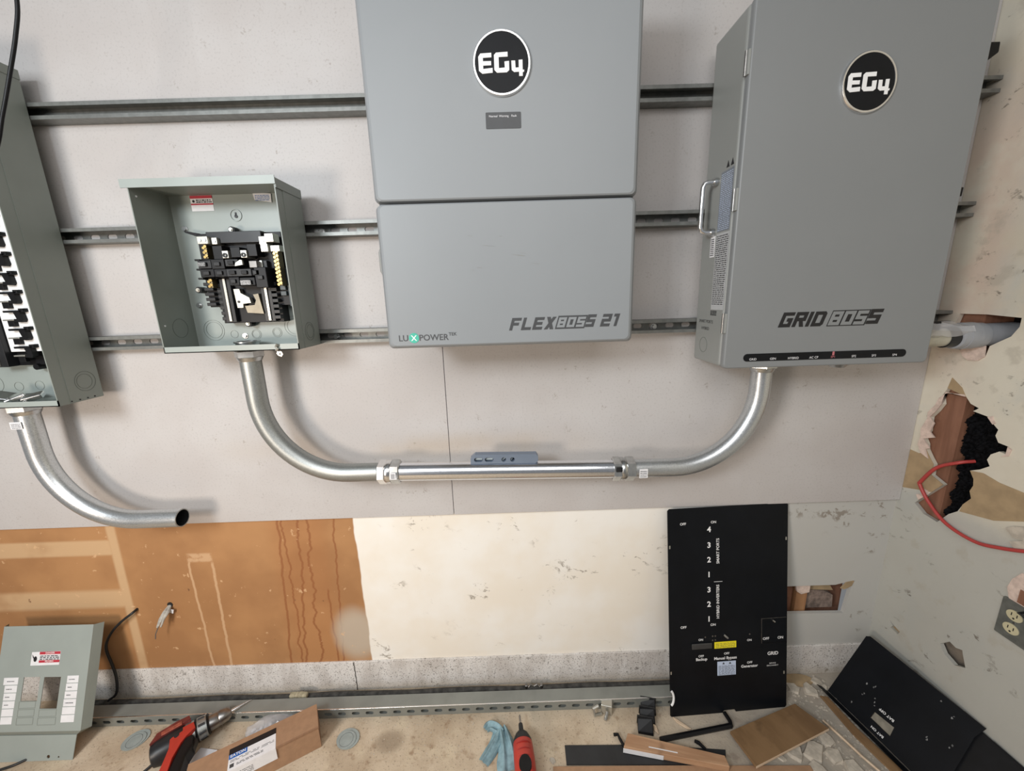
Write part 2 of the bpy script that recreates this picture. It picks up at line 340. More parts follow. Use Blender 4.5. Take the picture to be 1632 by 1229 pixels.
def bez(pts, n=8):
    P_ = [Vector(p) for p in pts]; P_ = [P_[0] * 2 - P_[1]] + P_ + [P_[-1] * 2 - P_[-2]]; out = []
    for i in range(1, len(P_) - 2):
        for k in range(n):
            t = k / n; a, b, c, d = P_[i - 1:i + 3]; out.append(0.5 * ((2 * b) + (c - a) * t + (2 * a - 5 * b + 4 * c - d) * t * t + (3 * b - a - 3 * c + d) * t ** 3))
    out.append(P_[-2]); return out

# ================================================================ SETTING
XR = 1.369                                   # right wall plane
YD = 0.012                                   # lower drywall plane; the white boards stand 12 mm proud at y = 0
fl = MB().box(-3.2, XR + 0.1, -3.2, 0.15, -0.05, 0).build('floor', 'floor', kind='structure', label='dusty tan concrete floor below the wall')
hole_b = [(0.93, 0.285), (1.05, 0.281), (1.16, 0.279), (1.252, 0.2765), (1.259, 0.34), (1.266, 0.418), (1.235, 0.412), (1.2022, 0.4036), (1.07, 0.404), (0.93, 0.404)]
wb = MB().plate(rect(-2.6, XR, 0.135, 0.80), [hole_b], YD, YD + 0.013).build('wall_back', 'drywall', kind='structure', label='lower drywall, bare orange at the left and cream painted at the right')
# boards and inner pieces of the back wall
for x0, x1 in ((-2.6, -0.2125), (-0.2105, XR - 0.001)):
    MB().box(x0, x1, 0.0, YD - 0.0005, 0.757, 2.9).build('backing_board', 'board', wb, bevel=0.0008)
MB().box(0.90, 1.30, 0.085, 0.10, 0.2, 0.5).build('cavity_back', 'stud', wb)
MB().box(1.074, 1.116, 0.03, 0.085, 0.25, 0.45).build('wood_backing', 'brown_board', wb)
MB().box(0.98, 1.07, 0.045, 0.085, 0.25, 0.45).build('stud', 'stud', wb)
MB().plate([(1.118, 0.36), (1.228, 0.352), (1.215, 0.372), (1.198, 0.38), (1.205, 0.397), (1.19, 0.412), (1.118, 0.412)], [], 0.045, 0.055).build('paper_scrap', 'tanpaper', wb)
MB().plate([(1.118, 0.27), (1.24, 0.27), (1.235, 0.325), (1.20, 0.345), (1.118, 0.355)], [], 0.05, 0.07).build('plaster_scrap', simple('brown_rubble', (0.20, 0.15, 0.125), 0.9, var=0.4, scale=50, bump=0.6), wb)
MB().plate([(1.068, 0.372), (1.085, 0.36), (1.115, 0.368), (1.115, 0.402), (1.06, 0.402)], [], 0.02, 0.028).build('plaster_scrap', 'plaster_pink', wb)
MB().plate([(1.222, 0.39), (1.236, 0.385), (1.262, 0.40), (1.268, 0.42), (1.24, 0.414)], [], 0.008, 0.0125).build('torn_paper', 'tanpaper', wb)
# plumb concrete curb under the drywall with a cracked joint
curb = MB().box(-2.6, -0.6415, 0.006, 0.15, 0, 0.1345).box(-0.6395, XR, 0.006, 0.15, 0, 0.1345).box(-0.66, -0.62, 0.010, 0.15, 0, 0.134).build('trim_1', 'curb', kind='structure', label='speckled grey concrete foundation curb under the drywall', bevel=0.0015)
ck = MB(); zz = 0.0; xx = -0.6405; pts = []
for i in range(12):
    pts.append((-0.6405 + random.uniform(-0.003, 0.003), 0.0052, 0.134 * i / 11))
for i in range(11):
    a, b = pts[i], pts[i + 1]; ck.add([(a[0] - 0.0011, a[1], a[2]), (a[0] + 0.0011, a[1], a[2]), (b[0] + 0.0011, b[1], b[2]), (b[0] - 0.0011, b[1], b[2])], [(0, 1, 2, 3)])
ck.build('crack', 'gap', curb)
# right wall with broken holes; (y, z) plane
YZ = lambda u, v, w: (w, u, v)
big = [(-0.0714, 1.1803), (-0.1242, 1.1661), (-0.14, 1.148), (-0.1623, 1.1403), (-0.15, 1.128), (-0.1894, 1.1225), (-0.205, 1.105), (-0.2179, 1.0935), (-0.215, 1.075), (-0.225, 1.0579), (-0.2498, 1.0549), (-0.2495, 1.0326), (-0.232, 1.034), (-0.2153, 1.0183), (-0.21, 1.0), (-0.2196, 0.9839), (-0.20, 0.965), (-0.1779, 0.9512), (-0.191, 0.93), (-0.1943, 0.9106), (-0.189, 0.89), (-0.1968, 0.87), (-0.18, 0.84), (-0.171, 0.8121), (-0.15, 0.79), (-0.1249, 0.7465), (-0.0804, 0.7508), (-0.048, 0.772), (-0.06, 0.79), (-0.0912, 0.835), (-0.1188, 0.8757), (-0.095, 0.885), (-0.0803, 0.8906), (-0.0796, 0.9279), (-0.065, 0.945), (-0.0486, 0.9674), (-0.045, 0.985), (-0.0354, 1.0), (-0.044, 1.03), (-0.0408, 1.0761), (-0.055, 1.10), (-0.0664, 1.1267), (-0.06, 1.15)]
pipeh = [(-0.06, 1.409), (-0.1304, 1.4095), (-0.2074, 1.404), (-0.2077, 1.3802), (-0.1948, 1.3532), (-0.17, 1.335), (-0.1524, 1.3216), (-0.1483, 1.2901), (-0.13, 1.284), (-0.1119, 1.2846), (-0.085, 1.30), (-0.042, 1.3147), (-0.05, 1.36)]
smallh = [(-0.2092, 0.3593), (-0.2317, 0.3905), (-0.25, 0.386), (-0.2667, 0.3944), (-0.2707, 0.3814), (-0.2844, 0.3468), (-0.2572, 0.3278), (-0.2254, 0.3385)]
chip = [(-0.0495, 0.2995), (-0.065, 0.292), (-0.0903, 0.2858), (-0.0849, 0.2707), (-0.0569, 0.2723), (-0.062, 0.284)]
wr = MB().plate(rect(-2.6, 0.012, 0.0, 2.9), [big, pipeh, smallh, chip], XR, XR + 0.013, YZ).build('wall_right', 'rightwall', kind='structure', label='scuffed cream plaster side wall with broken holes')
MB().box(XR + 0.016, XR + 0.10, -0.115, -0.02, 0.0, 2.4).build('stud', 'stud', wr)
MB().box(XR + 0.10, XR + 0.12, -0.5, 0.0, 0.0, 2.4).build('cavity_back', 'black', wr)
# black insulation, lumpy
ins = MB(); nu, nv = 64, 150; ivs = []
rr = random.Random(3)
for j in range(nv + 1):
    for i in range(nu + 1):
        y = -0.118 - 0.16 * i / nu; z = 0.72 + 0.48 * j / nv
        ivs.append((XR + 0.038 + 0.012 * math.sin(i * 0.31 + 0.09 * j) * math.cos(j * 0.17) + 0.006 * math.sin(i * 0.9 - j * 0.4) + rr.uniform(-0.0045, 0.0045), y, z))
ins.add(ivs, [(j * (nu + 1) + i, j * (nu + 1) + i + 1, (j + 1) * (nu + 1) + i + 1, (j + 1) * (nu + 1) + i) for j in range(nv) for i in range(nu)])
ins.build('insulation', 'insul', wr, smooth=60)
MB().box(XR + 0.03, XR + 0.05, -0.3, -0.19, 0.3, 0.42).build('wood_backing', simple('grey_lath', (0.20, 0.165, 0.13), 0.9, var=0.2), wr)
MB().box(XR + 0.012, XR + 0.014, -0.10, -0.04, 0.26, 0.31).build('wood_backing', 'tanpaper', wr)
# torn paper bands and crumbled gypsum rims
def wplate(poly, name, mat, t=0.0012): MB().plate(poly, [], XR - t, XR, YZ).build(name, mat, wr)
wplate([(-0.0005, 0.947), (-0.03, 0.945), (-0.052, 0.962), (-0.0486, 0.967), (-0.065, 0.945), (-0.0796, 0.928), (-0.0803, 0.8906), (-0.1188, 0.8757), (-0.0912, 0.835), (-0.05, 0.822), (-0.0005, 0.806)], 'torn_paper', 'tanpaper')
wplate([(-0.1779, 0.9512), (-0.21, 0.958), (-0.25, 0.948), (-0.32, 0.945), (-0.40, 0.935), (-0.40, 0.87), (-0.33, 0.875), (-0.26, 0.835), (-0.1762, 0.8152), (-0.18, 0.84), (-0.1968, 0.87), (-0.189, 0.89), (-0.1943, 0.9106), (-0.191, 0.93)], 'torn_paper', 'tanpaper')
wplate([(-0.0714, 1.1803), (-0.078, 1.215), (-0.11, 1.19), (-0.1242, 1.1661)], 'torn_paper', 'tanpaper')
wplate([(-0.036, 0.95), (-0.022, 0.975), (-0.026, 1.005), (-0.022, 1.03), (-0.035, 1.07), (-0.032, 1.09), (-0.05, 1.12), (-0.056, 1.145), (-0.075, 1.165), (-0.12, 1.172), (-0.1242, 1.1661), (-0.0714, 1.168), (-0.0664, 1.1267), (-0.055, 1.10), (-0.0408, 1.0761), (-0.058, 1.06), (-0.05, 1.03), (-0.068, 1.015), (-0.0354, 1.0), (-0.06, 0.975), (-0.0486, 0.9674), (-0.062, 0.94)], 'gypsum_rim', 'plaster_pink', 0.004)
wplate([(-0.2498, 1.0549), (-0.258, 1.05), (-0.256, 1.03), (-0.24, 1.022), (-0.2495, 1.0326)], 'gypsum_rim', 'plaster_pink', 0.004)
wplate([(-0.1894, 1.1225), (-0.20, 1.128), (-0.205, 1.115), (-0.21, 1.11), (-0.205, 1.105)], 'gypsum_rim', 'plaster_pink', 0.004)
wplate([(-0.06, 0.79), (-0.05, 0.805), (-0.065, 0.815), (-0.062, 0.835), (-0.08, 0.835), (-0.085, 0.822)], 'gypsum_rim', 'plaster_pink', 0.004)
wplate([(-0.085, 1.302), (-0.105, 1.318), (-0.145, 1.322), (-0.1483, 1.2901), (-0.135, 1.277), (-0.112, 1.275), (-0.095, 1.285)], 'gypsum_rim', 'plaster_pink', 0.005)
wplate([(-0.29, 0.832), (-0.305, 0.846), (-0.33, 0.86), (-0.345, 0.85), (-0.33, 0.835), (-0.335, 0.82), (-0.31, 0.815)], 'gypsum_rim', 'plaster', 0.006)
wplate([(-0.305, 0.80), (-0.34, 0.825), (-0.345, 0.79), (-0.32, 0.785)], 'gypsum_rim', 'plaster', 0.005)
wplate([(-0.335, 0.64), (-0.325, 0.67), (-0.33, 0.70), (-0.345, 0.73), (-0.40, 0.73), (-0.40, 0.62), (-0.37, 0.632)], 'gypsum_rim', 'plaster_pink', 0.003)
MB().box(XR - 0.004, XR + 0.001, -0.40, -0.352, 0.645, 0.685).build('torn_paper', 'stud', wr)

# ================================================================ STRUT RAILS
def strut_section(mb, x0, x1, z0, z1, slots=True, depth=0.041):
    t = 0.0025; zc = (z0 + z1) / 2
    if slots:
        n = int((x1 - x0) / 0.0508); xs = x0
        for i in range(n):
            a = x0 + i * 0.0508; b = a + 0.0508 if i < n - 1 else x1; c = a + 0.0254
            mb.plate(rect(a, b, z0, z1), [rrect(c - 0.014, c + 0.014, zc - 0.007, zc + 0.007, 0.0065, 3)], -t, 0)
    else: mb.box(x0, x1, -t, 0, z0, z1)
    mb.box(x0, x1, -depth, -t, z0, z0 + t).box(x0, x1, -depth, -t, z1 - t, z1)
    mb.box(x0, x1, -depth, -depth + t, z0 + t, z0 + 0.0095).box(x0, x1, -depth, -depth + t, z1 - 0.0095, z1 - t)
    mb.box(x0, x1, -depth + t, -depth + 0.009, z0 + 0.007, z0 + 0.0095).box(x0, x1, -depth + t, -depth + 0.009, z1 - 0.0095, z1 - 0.007)
    return mb
for (z0, z1, lab, sl) in ((2.006, 2.047, 'topmost galvanized strut rail across the white board', False), (1.688, 1.729, 'middle galvanized strut rail with slots, behind the open breaker box', True), (1.377, 1.418, 'lowest wall-mounted galvanized strut rail, just above the conduits', True)):
    r_ = thing('strut_rail', (0, 0, z0), lab, 'rail', 'strut rails on the wall')
    strut_section(MB(), -1.75, 1.3675, z0, z1, sl).build('channel', 'strut', r_, off=(0, 0, z0))
    zc = (z0 + z1) / 2
    for bx in ((-0.556, -0.545) if z0 > 1.5 else (-0.54, 0.46)):
        if sl: MB().lathe((bx, -0.0025, zc - 0.004), (bx, -0.03, zc - 0.004), [(0, 0.011), (0.002, 0.011), (0.002, 0.0065), (0.009, 0.0065)], 6).build('bolt', 'zinc', r_, off=(0, 0, z0))

# ================================================================ INVERTER (middle)
YF = -0.25
inv = thing('inverter', (0.005, 0, 1.378), 'large pale grey inverter with two-piece front cover, centre of the wall', 'inverter')
IO = (0.005, 0, 1.378)
MB().box(-0.292, 0.303, -0.215, -0.043, 1.392, 2.20).build('body', 'inverter', inv, off=IO, bevel=0.006)
def cover(z0, z1, rb, rtp):
    mb = MB(); x0, x1 = -0.3095, 0.3195
    # outer skirt, chamfer and front face
    def loop(dx, y, dzb, dzt):
        r = 0.012; return [(p[0], y, p[1]) for p in rrect(x0 + dx, x1 - dx, z0 + dzb, z1 - dzt, r, 4)]
    mb.rings([loop(0.004, -0.205, 0.002, 0.002), loop(0, YF + 0.026, 0, 0), loop(0.0005, YF + 0.018, 0.0005, 0.0005), loop(0.0085, YF + 0.003, rb, rtp), loop(0.014, YF, rb + 0.003, rtp + 0.003)])
    return mb
MB_ = cover(1.3775, 1.7225, 0.006, 0.0015); MB_.build('lower_cover', 'inverter', inv, off=IO, smooth=14)
cover(1.7265, 2.205, 0.0015, 0.006).build('upper_cover', 'inverter', inv, off=IO, smooth=14)
MB().box(-0.30, 0.311, -0.23, -0.21, 1.718, 1.732).build('cover_gap', 'greyink', inv, off=IO)
def badge(parent, off, cx, cz, y, r=0.0645):
    sc = lambda px, py: ((px - 380) / 300 * r, -(py - 465) / 352 * r)
    MB().lathe((cx, y, cz), (cx, y - 1, cz), [(0, r), (0.004, r), (0.0065, r - 0.002), (0.0065, r - 0.0055), (0.005, r - 0.006)], 56).build('badge', 'chrome', parent, off=off, smooth=40, label='round black badge with bright rim')
    b = [o for o in parent.children if o.name.startswith('badge')][-1]
    MB().cyl((cx, y - 0.0048, cz), (cx, y - 0.0056, cz), r - 0.006, 56).build('badge_face', 'black_cover', b, off=off)
    E_ = [(165, 367), (277, 362), (277, 408), (190, 412), (190, 447), (272, 447), (272, 490), (190, 492), (190, 527), (285, 518), (285, 568), (180, 577), (145, 545), (143, 400)]
    G_ = [(325, 362), (442, 356), (442, 405), (350, 408), (350, 522), (410, 518), (408, 455), (455, 450), (455, 545), (430, 568), (330, 570), (303, 540), (303, 385)]
    F_ = [(478, 448), (517, 448), (520, 522), (553, 520), (553, 442), (592, 440), (592, 545), (608, 545), (605, 568), (592, 570), (592, 610), (555, 610), (555, 565), (505, 568), (480, 545)]
    mb = MB()
    for P in (E_, G_, F_): mb.plate([(cx + sc(*p)[0], cz + sc(*p)[1]) for p in P], [], y - 0.0056, y - 0.0066)
    mb.build('lettering', 'white', b, off=off)
badge(inv, IO, 0.0045, 2.0005, YF)
MB().plate(rrect(-0.0355, 0.0440, 1.8735, 1.9065, 0.002), [], YF - 0.0012, YF).build('display', 'greyink', inv, off=IO)
mb = MB()
for s_, u in (('Normal', -0.0185), ('Warning', 0.0055), ('Fault', 0.0285)): put_text(mb, s_, u, 1.8985, YF - 0.0014, 0.0062)
mb.build('display_lettering', 'paper', inv, off=IO)
# product name
mb = MB(); block_text(mb, 'FLEX', 0.002, 1.4165, YF - 0.0006, 0.031, 0.112, 0.30); block_text(mb, 'S', 0.194, 1.4195, YF - 0.0006, 0.031, 0.0215, 0.30); block_text(mb, '21', 0.232, 1.4195, YF - 0.0006, 0.031, 0.042, 0.30)
mb.add([XZ(0.118 + a + b * 0.30 * 0.033, 1.4165 + b * 0.033, YF - 0.0005) for a, b in ((0, 0), (0.0745, 0), (0.0745, 1), (0, 1))], [(0, 1, 2, 3)])
mb.build('product_name', 'greyink', inv, off=IO)
mb = MB(); block_text(mb, 'BOS', 0.1225, 1.4205, YF - 0.0009, 0.025, 0.068, 0.30); mb.build('product_name_inset', 'inverter', inv, off=IO)
for s_, u, v, sz in (('LU', -0.2660, 1.4045, 0.0215), ('POWER', -0.1895, 1.4045, 0.0215), ('TEK', -0.1410, 1.4120, 0.0115)): put_text(MB(), s_, u, v, YF - 0.0006, sz, bold=0.012).build('maker_name', 'greyink', inv, off=IO)
lg = MB().plate(circle(-0.2395, 1.4050, 0.0128), [], YF - 0.0008, YF).build('maker_logo', 'green', inv, off=IO)
MB().plate([(-0.247, 1.398), (-0.244, 1.398), (-0.232, 1.412), (-0.235, 1.412)], [], YF - 0.0012, YF).plate([(-0.235, 1.398), (-0.232, 1.398), (-0.244, 1.412), (-0.247, 1.412)], [], YF - 0.00121, YF).build('logo_cross', 'white', lg, off=IO)
mb = MB()
for i in range(9):
    x = random.uniform(-0.1, 0.1); z = random.uniform(1.56, 1.66); l = random.uniform(0.004, 0.03); mb.add([XZ(x, z, YF - 0.0004), XZ(x + l, z - l * 0.1, YF - 0.0004), XZ(x + l, z - l * 0.1 + 0.0007, YF - 0.0004), XZ(x, z + 0.0006, YF - 0.0004)], [(0, 1, 2, 3)])
mb.build('scuff_marks', simple('scuff', (0.25, 0.25, 0.24), 0.6), inv, off=IO, kind='stuff')
MB().tube([(-0.298, -0.19, 1.633), (-0.318, -0.19, 1.631), (-0.322, -0.19, 1.62), (-0.322, -0.19, 1.575), (-0.318, -0.19, 1.565), (-0.298, -0.19, 1.563)], 0.004, 8).build('side_latch', 'cabinet_edge', inv, off=IO, smooth=50)

# ================================================================ GRID CABINET (right)
GX0, GX1, GZ0, GZ1, GY = 0.5745, 1.128, 1.2925, 2.137, -0.2155
cab = thing('grid_cabinet', (0.851, 0, GZ0), 'tall grey hinged electrical cabinet with side handle, next to the cream wall', 'cabinet')
CO = (0.851, 0, GZ0)
MB().box(GX0, GX1 - 0.004, -0.195, -0.042, GZ0 + 0.003, GZ1).build('body', 'cabinet_edge', cab, off=CO, bevel=0.008)
MB().box(GX0 + 0.004, GX1 - 0.008, -0.20, -0.19, GZ0 + 0.008, GZ1 - 0.005).build('door_gap', 'greyink', cab, off=CO)
mb = MB(); lp = lambda d, y: [(p[0], y, p[1]) for p in rrect(GX0 + 0.001 + d, GX1 - d, GZ0 + d, GZ1 + 0.004 - d, 0.012, 5)]
mb.rings([lp(0, -0.199), lp(0, GY + 0.005), lp(0.0012, GY + 0.0015), lp(0.0035, GY)])
door = mb.build('door', 'cabinet', cab, off=CO, smooth=14)
badge(cab, CO, 0.853, 1.9592, GY)
XL = lambda u, v, w: (GX0 - w, -u, v)         # left side face: u = distance from the wall, w = outward
for z in (2.011, 1.7175, 1.414):
    h_ = MB().box(GX0 - 0.0035, GX0 + 0.002, -0.214, -0.200, z - 0.026, z + 0.026).build('hinge', 'cabinet_edge', cab, off=CO, bevel=0.001)
    MB().cyl((GX0 - 0.004, -0.2035, z - 0.026), (GX0 - 0.004, -0.2035, z + 0.026), 0.0033, 10).build('hinge_pin', 'steel_dark', h_, off=CO, smooth=40)
hy = -0.112
hp = [(GX0, hy, 1.783), (GX0 - 0.026, hy, 1.783), (GX0 - 0.036, hy, 1.779), (GX0 - 0.040, hy, 1.769), (GX0 - 0.040, hy, 1.669), (GX0 - 0.036, hy, 1.659), (GX0 - 0.026, hy, 1.655), (GX0, hy, 1.655)]
hd = MB().tube(hp, 0.0062, 12).build('handle', 'chrome', cab, off=CO, smooth=60, label='bright metal pull handle')
for z in (1.783, 1.655): MB().cyl((GX0, hy, z), (GX0 - 0.012, hy, z), 0.010, 14).build('handle_collar', 'zinc', hd, off=CO, smooth=40)
l1 = MB().plate(rect(0.128, 0.188, 1.652, 1.80), [], 0, 0.0006, XL).build('warning_label', simple('grey_label', (0.17, 0.19, 0.22), 0.5, var=0.05), cab, off=CO)
print_lines(MB(), 0.131, 0.185, 1.656, 1.797, 30, 0.0009, XL, 0.35).build('print', 'blue_label', l1, off=CO)
MB().plate([(0.15, 1.806), (0.164, 1.806), (0.157, 1.822)], [], 0, 0.0005, XL).plate([(0.17, 1.806), (0.184, 1.806), (0.177, 1.822)], [], 0, 0.0005, XL).build('warning_triangles', 'ink', cab, off=CO)
l2 = MB().plate(rect(0.128, 0.192, 1.448, 1.648), [], 0, 0.0006, XL).build('rating_label', simple('silver_label', (0.42, 0.43, 0.44), 0.45, var=0.04), cab, off=CO)
print_lines(MB(), 0.131, 0.189, 1.462, 1.645, 34, 0.0009, XL, 0.4).build('print', 'ink', l2, off=CO)
l3 = MB().plate(rect(0.098, 0.122, 1.59, 1.645), [], 0, 0.0006, XL).build('small_sticker', 'paper', cab, off=CO)
print_lines(MB(), 0.101, 0.119, 1.594, 1.641, 9, 0.0009, XL, 0.5).build('print', 'ink', l3, off=CO)
print_lines(MB(), 0.128, 0.16, 1.432, 1.446, 4, 0.0005, XL, 0.7).build('barcode', 'ink', cab, off=CO)
mb = MB(); put_text(mb, 'SMART PORTS', 0.105, 1.413, 0.0005, 0.0125, XL); put_text(mb, 'HYBRID', 0.105, 1.393, 0.0005, 0.0125, XL); mb.build('side_lettering', 'ink', cab, off=CO)
ring_plate(MB(), 0.10, 1.345, 0.021, 0.0222, 0, 0.0005, XL).build('knockout', 'panel_dark', cab, off=CO)
# name on the door
yw = GY - 0.0006
mb = MB(); block_text(mb, 'GRID', 0.7105, 1.3995, yw, 0.0385, 0.1165, 0.32, gap=0.1); block_text(mb, 'S', 0.9415, 1.4015, yw, 0.0385, 0.033, 0.32)
par = lambda a, b: XZ(0.839 + a + b * 0.32 * 0.041, 1.3985 + b * 0.041, yw + 0.0002)
mb.add([par(a, b) for a, b in ((0, 0), (0.101, 0), (0.101, 1), (0, 1))], [(0, 1, 2, 3)]); mb.build('product_name', 'ink', cab, off=CO)
mb = MB(); block_text(mb, 'BOS', 0.8415, 1.4010, yw - 0.0002, 0.0360, 0.0955, 0.32, gap=0.1); mb.build('product_name_inset', 'cabinet', cab, off=CO)
st = MB().plate(rrect(0.6275, 1.0655, 1.3110, 1.3315, 0.0101, 6), [], GY - 0.0012, GY + 0.001).build('indicator_strip', 'black_cover', cab, off=CO)
mb = MB()
for s_, u in (('GRID', 0.653), ('GEN', 0.707), ('HYBRID', 0.762), ('AC CP', 0.817), ('SP2', 0.925), ('SP3', 0.979), ('SP4', 1.035)): put_text(MB(), s_, u, 1.3165, GY - 0.0015, 0.0085).build('strip_lettering', 'paper', st, off=CO)
mb = MB(); put_text(mb, 'SP1', 0.869, 1.3165, GY - 0.0015, 0.0085); mb.plate(rect(0.866, 0.8715, 1.321, 1.331), [], GY - 0.0014, GY); mb.build('indicator_light', 'led', st, off=CO)

# ================================================================ OPEN BREAKER PANELS
def enclosure(root, off, x0, x1, z0, z1, y0=-0.168, y1=-0.0425, hood=True, seam=True):
    t = 0.0025
    kz = 0.028
    mb = MB(); holes_l = []
    back = MB().box(x0, x1, y1 - t, y1, z0, z1).build('back_plate', 'panel_lit', root, off=off)
    MB().box(x0, x0 + t, y0, y1 - t, z0, z1).build('side_wall', 'panel', root, off=off)
    sr = MB().box(x1 - t, x1, y0, y1 - t, z0, z1)
    sr.build('side_wall', 'panel', root, off=off)
    MB().box(x1, x1 + 0.0012, y0 + 0.031, y1 - 0.001, z0 + 0.001, z1 - 0.012).build('side_overlap', 'panel', root, off=off)
    MB().box(x0 + t, x1 - t, y0, y1 - t, z0, z0 + t).box(x0, x1, y0, y0 + t, z0, z0 + 0.017).build('bottom_wall', 'panel_lit', root, off=off)
    MB().box(x0 + t, x1 - t, y0, y1 - t, z1 - t, z1).build('top_wall', 'panel', root, off=off)
    if hood:
        MB().plate([(x0 - 0.014, z1 - 0.012), (x1 + 0.003, z1 - 0.012), (x1 + 0.003, z1 + 0.008), (x0 - 0.014, z1 + 0.008)], [], y0 - 0.004, y0 - 0.0015).build('rain_hood_lip', 'panel_lit', root, off=off)
        MB().box(x0 - 0.014, x1 + 0.003, y0 - 0.0015, y1, z1 + 0.001, z1 + 0.003).box(x1 + 0.0012, x1 + 0.003, y0 - 0.0015, y1, z1 - 0.020, z1 + 0.001).build('rain_hood', 'panel', root, off=off)
    return back
PX0, PX1, PZ0, PZ1 = -0.946, -0.576, 1.376, 1.807
pan = thing('breaker_box', (-0.761, 0, PZ0), 'open grey-green breaker box with exposed breakers and no cover, left of the inverter', 'breaker box')
PO = (-0.761, 0, PZ0)
back = enclosure(pan, PO, PX0, PX1, PZ0, PZ1)
yb = -0.0452
# embossed pad and hole details of the back plate
ring_plate(MB(), -0.7637, 1.7495, 0.0145, 0.0165, yb - 0.002, yb).build('keyhole_ring', 'panel_lit', back, off=PO)
MB().plate(circle(-0.7637, 1.7465, 0.0045) , [], yb - 0.0015, yb).plate(rect(-0.7657, -0.7617, 1.749, 1.757), [], yb - 0.0015, yb).build('keyhole', 'ink', back, off=PO)
for i, (x, z, r) in enumerate(((-0.83, 1.4145, 0.0115), (-0.7645, 1.4125, 0.0115), (-0.7635, 1.4125, 0.0145), (-0.701, 1.416, 0.011), (-0.7005, 1.416, 0.0145), (-0.888, 1.429, 0.024), (-0.889, 1.428, 0.031), (-0.645, 1.432, 0.023), (-0.646, 1.433, 0.030))):
    ring_plate(MB(), x, z, r - 0.0008, r, yb - 0.0008, yb).build('knockout', 'panel', back, off=PO)
for x, z in ((-0.9148, 1.7167), (-0.7979, 1.4085), (-0.917, 1.5025)):
    MB().lathe((x, yb, z), (x, yb - 1, z), [(0, 0.0085), (0.002, 0.0085), (0.002, 0.0055), (0.007, 0.0055)], 12).build('mounting_screw', 'zinc', back, off=PO, smooth=30)
lb_ = MB().plate(rect(-0.884, -0.822, 1.763, 1.8035), [], yb - 0.0008, yb).build('caution_label', 'paper', pan, off=PO)
MB().plate(rect(-0.884, -0.822, 1.796, 1.8035), [], yb - 0.0011, yb).plate(rect(-0.884, -0.822, 1.779, 1.783), [], yb - 0.0011, yb).build('red_band', 'red_label', lb_, off=PO)
print_lines(MB(), -0.868, -0.825, 1.785, 1.795, 2, yb - 0.0012, fill=0.6).plate(circle(-0.8755, 1.789, 0.0035), [], yb - 0.0012, yb).build('print', 'ink', lb_, off=PO)
lb_ = MB().plate([(-0.706, 1.807), (-0.655, 1.803), (-0.656, 1.780), (-0.703, 1.788)], [], yb - 0.003, yb - 0.002).build('tag_label', 'paper', pan, off=PO)
print_lines(MB(), -0.70, -0.66, 1.786, 1.802, 4, yb - 0.0035, fill=0.4).build('print', 'blue', lb_, off=PO)
# interior assembly
def P(name, x0, x1, z0, z1, y0, y1, mat, par=None, bevel=0.0012): return MB().box(x0, x1, y0, y1, z0, z1).build(name, mat, par or pan, off=PO, bevel=bevel)
base = P('breaker_base', -0.862, -0.628, 1.496, 1.697, -0.078, -0.046, 'black'); P('base_foot', -0.830, -0.655, 1.449, 1.497, -0.078, -0.046, 'black', base)
P('base_bridge', -0.822, -0.672, 1.668, 1.698, -0.098, -0.078, 'black2', base)
MB().plate([(-0.90, 1.708), (-0.897, 1.702), (-0.862, 1.690), (-0.862, 1.700)], [], -0.072, -0.06).build('mounting_ear', 'black', base, off=PO)
for x, z in ((-0.768, 1.707), (-0.893, 1.546), (-0.767, 1.4455)):
    e = MB().cyl((x, -0.050, z), (x, -0.070, z), 0.009, 16).box(x - 0.006, x + 0.006, -0.068, -0.05, z - 0.002, z + 0.016 if z < 1.5 else z + 0.002).build('mounting_ear', 'black', base, off=PO, smooth=40)
    MB().lathe((x, -0.070, z), (x, -1, z), [(0, 0.0058), (0.003, 0.0058), (0.003, 0.004), (0.006, 0.004)], 12).build('screw', 'tin', e, off=PO)
for x0, x1, z0, z1, y in ((-0.835, -0.806, 1.6645, 1.6845, -0.118), (-0.803, -0.788, 1.664, 1.682, -0.108), (-0.672, -0.652, 1.660, 1.681, -0.112), (-0.651, -0.6275, 1.6645, 1.6865, -0.12), (-0.667, -0.647, 1.640, 1.660, -0.118), (-0.646, -0.620, 1.641, 1.657, -0.11)):
    lug = P('terminal_lug', x0, x1, z0, z1, y, y + 0.03, 'tin')
    xs = (x0 + x1) / 2
    for xx in ((x0 * 0.72 + x1 * 0.28, x0 * 0.28 + x1 * 0.72) if x1 - x0 > 0.027 else (xs,)):
        MB().cyl((xx, y - 0.0015, (z0 + z1) / 2), (xx, y + 0.001, (z0 + z1) / 2), 0.0045, 12).build('lug_screw', 'zinc', lug, off=PO, smooth=40)
for x in (-0.7655, -0.7155):
    lug = P('main_lug', x - 0.0085, x + 0.0085, 1.626, 1.646, -0.118, -0.08, 'tin')
    ring_plate(MB(), x, 1.6335, 0.0025, 0.0062, -0.1205, -0.118, n=16).build('lug_screw', 'black2', lug, off=PO)
for x0, x1, z0, z1 in ((-0.802, -0.776, 1.624, 1.66), (-0.754, -0.728, 1.628, 1.655), (-0.708, -0.682, 1.63, 1.662)): P('barrier', x0, x1, z0, z1, -0.112, -0.078, 'black')
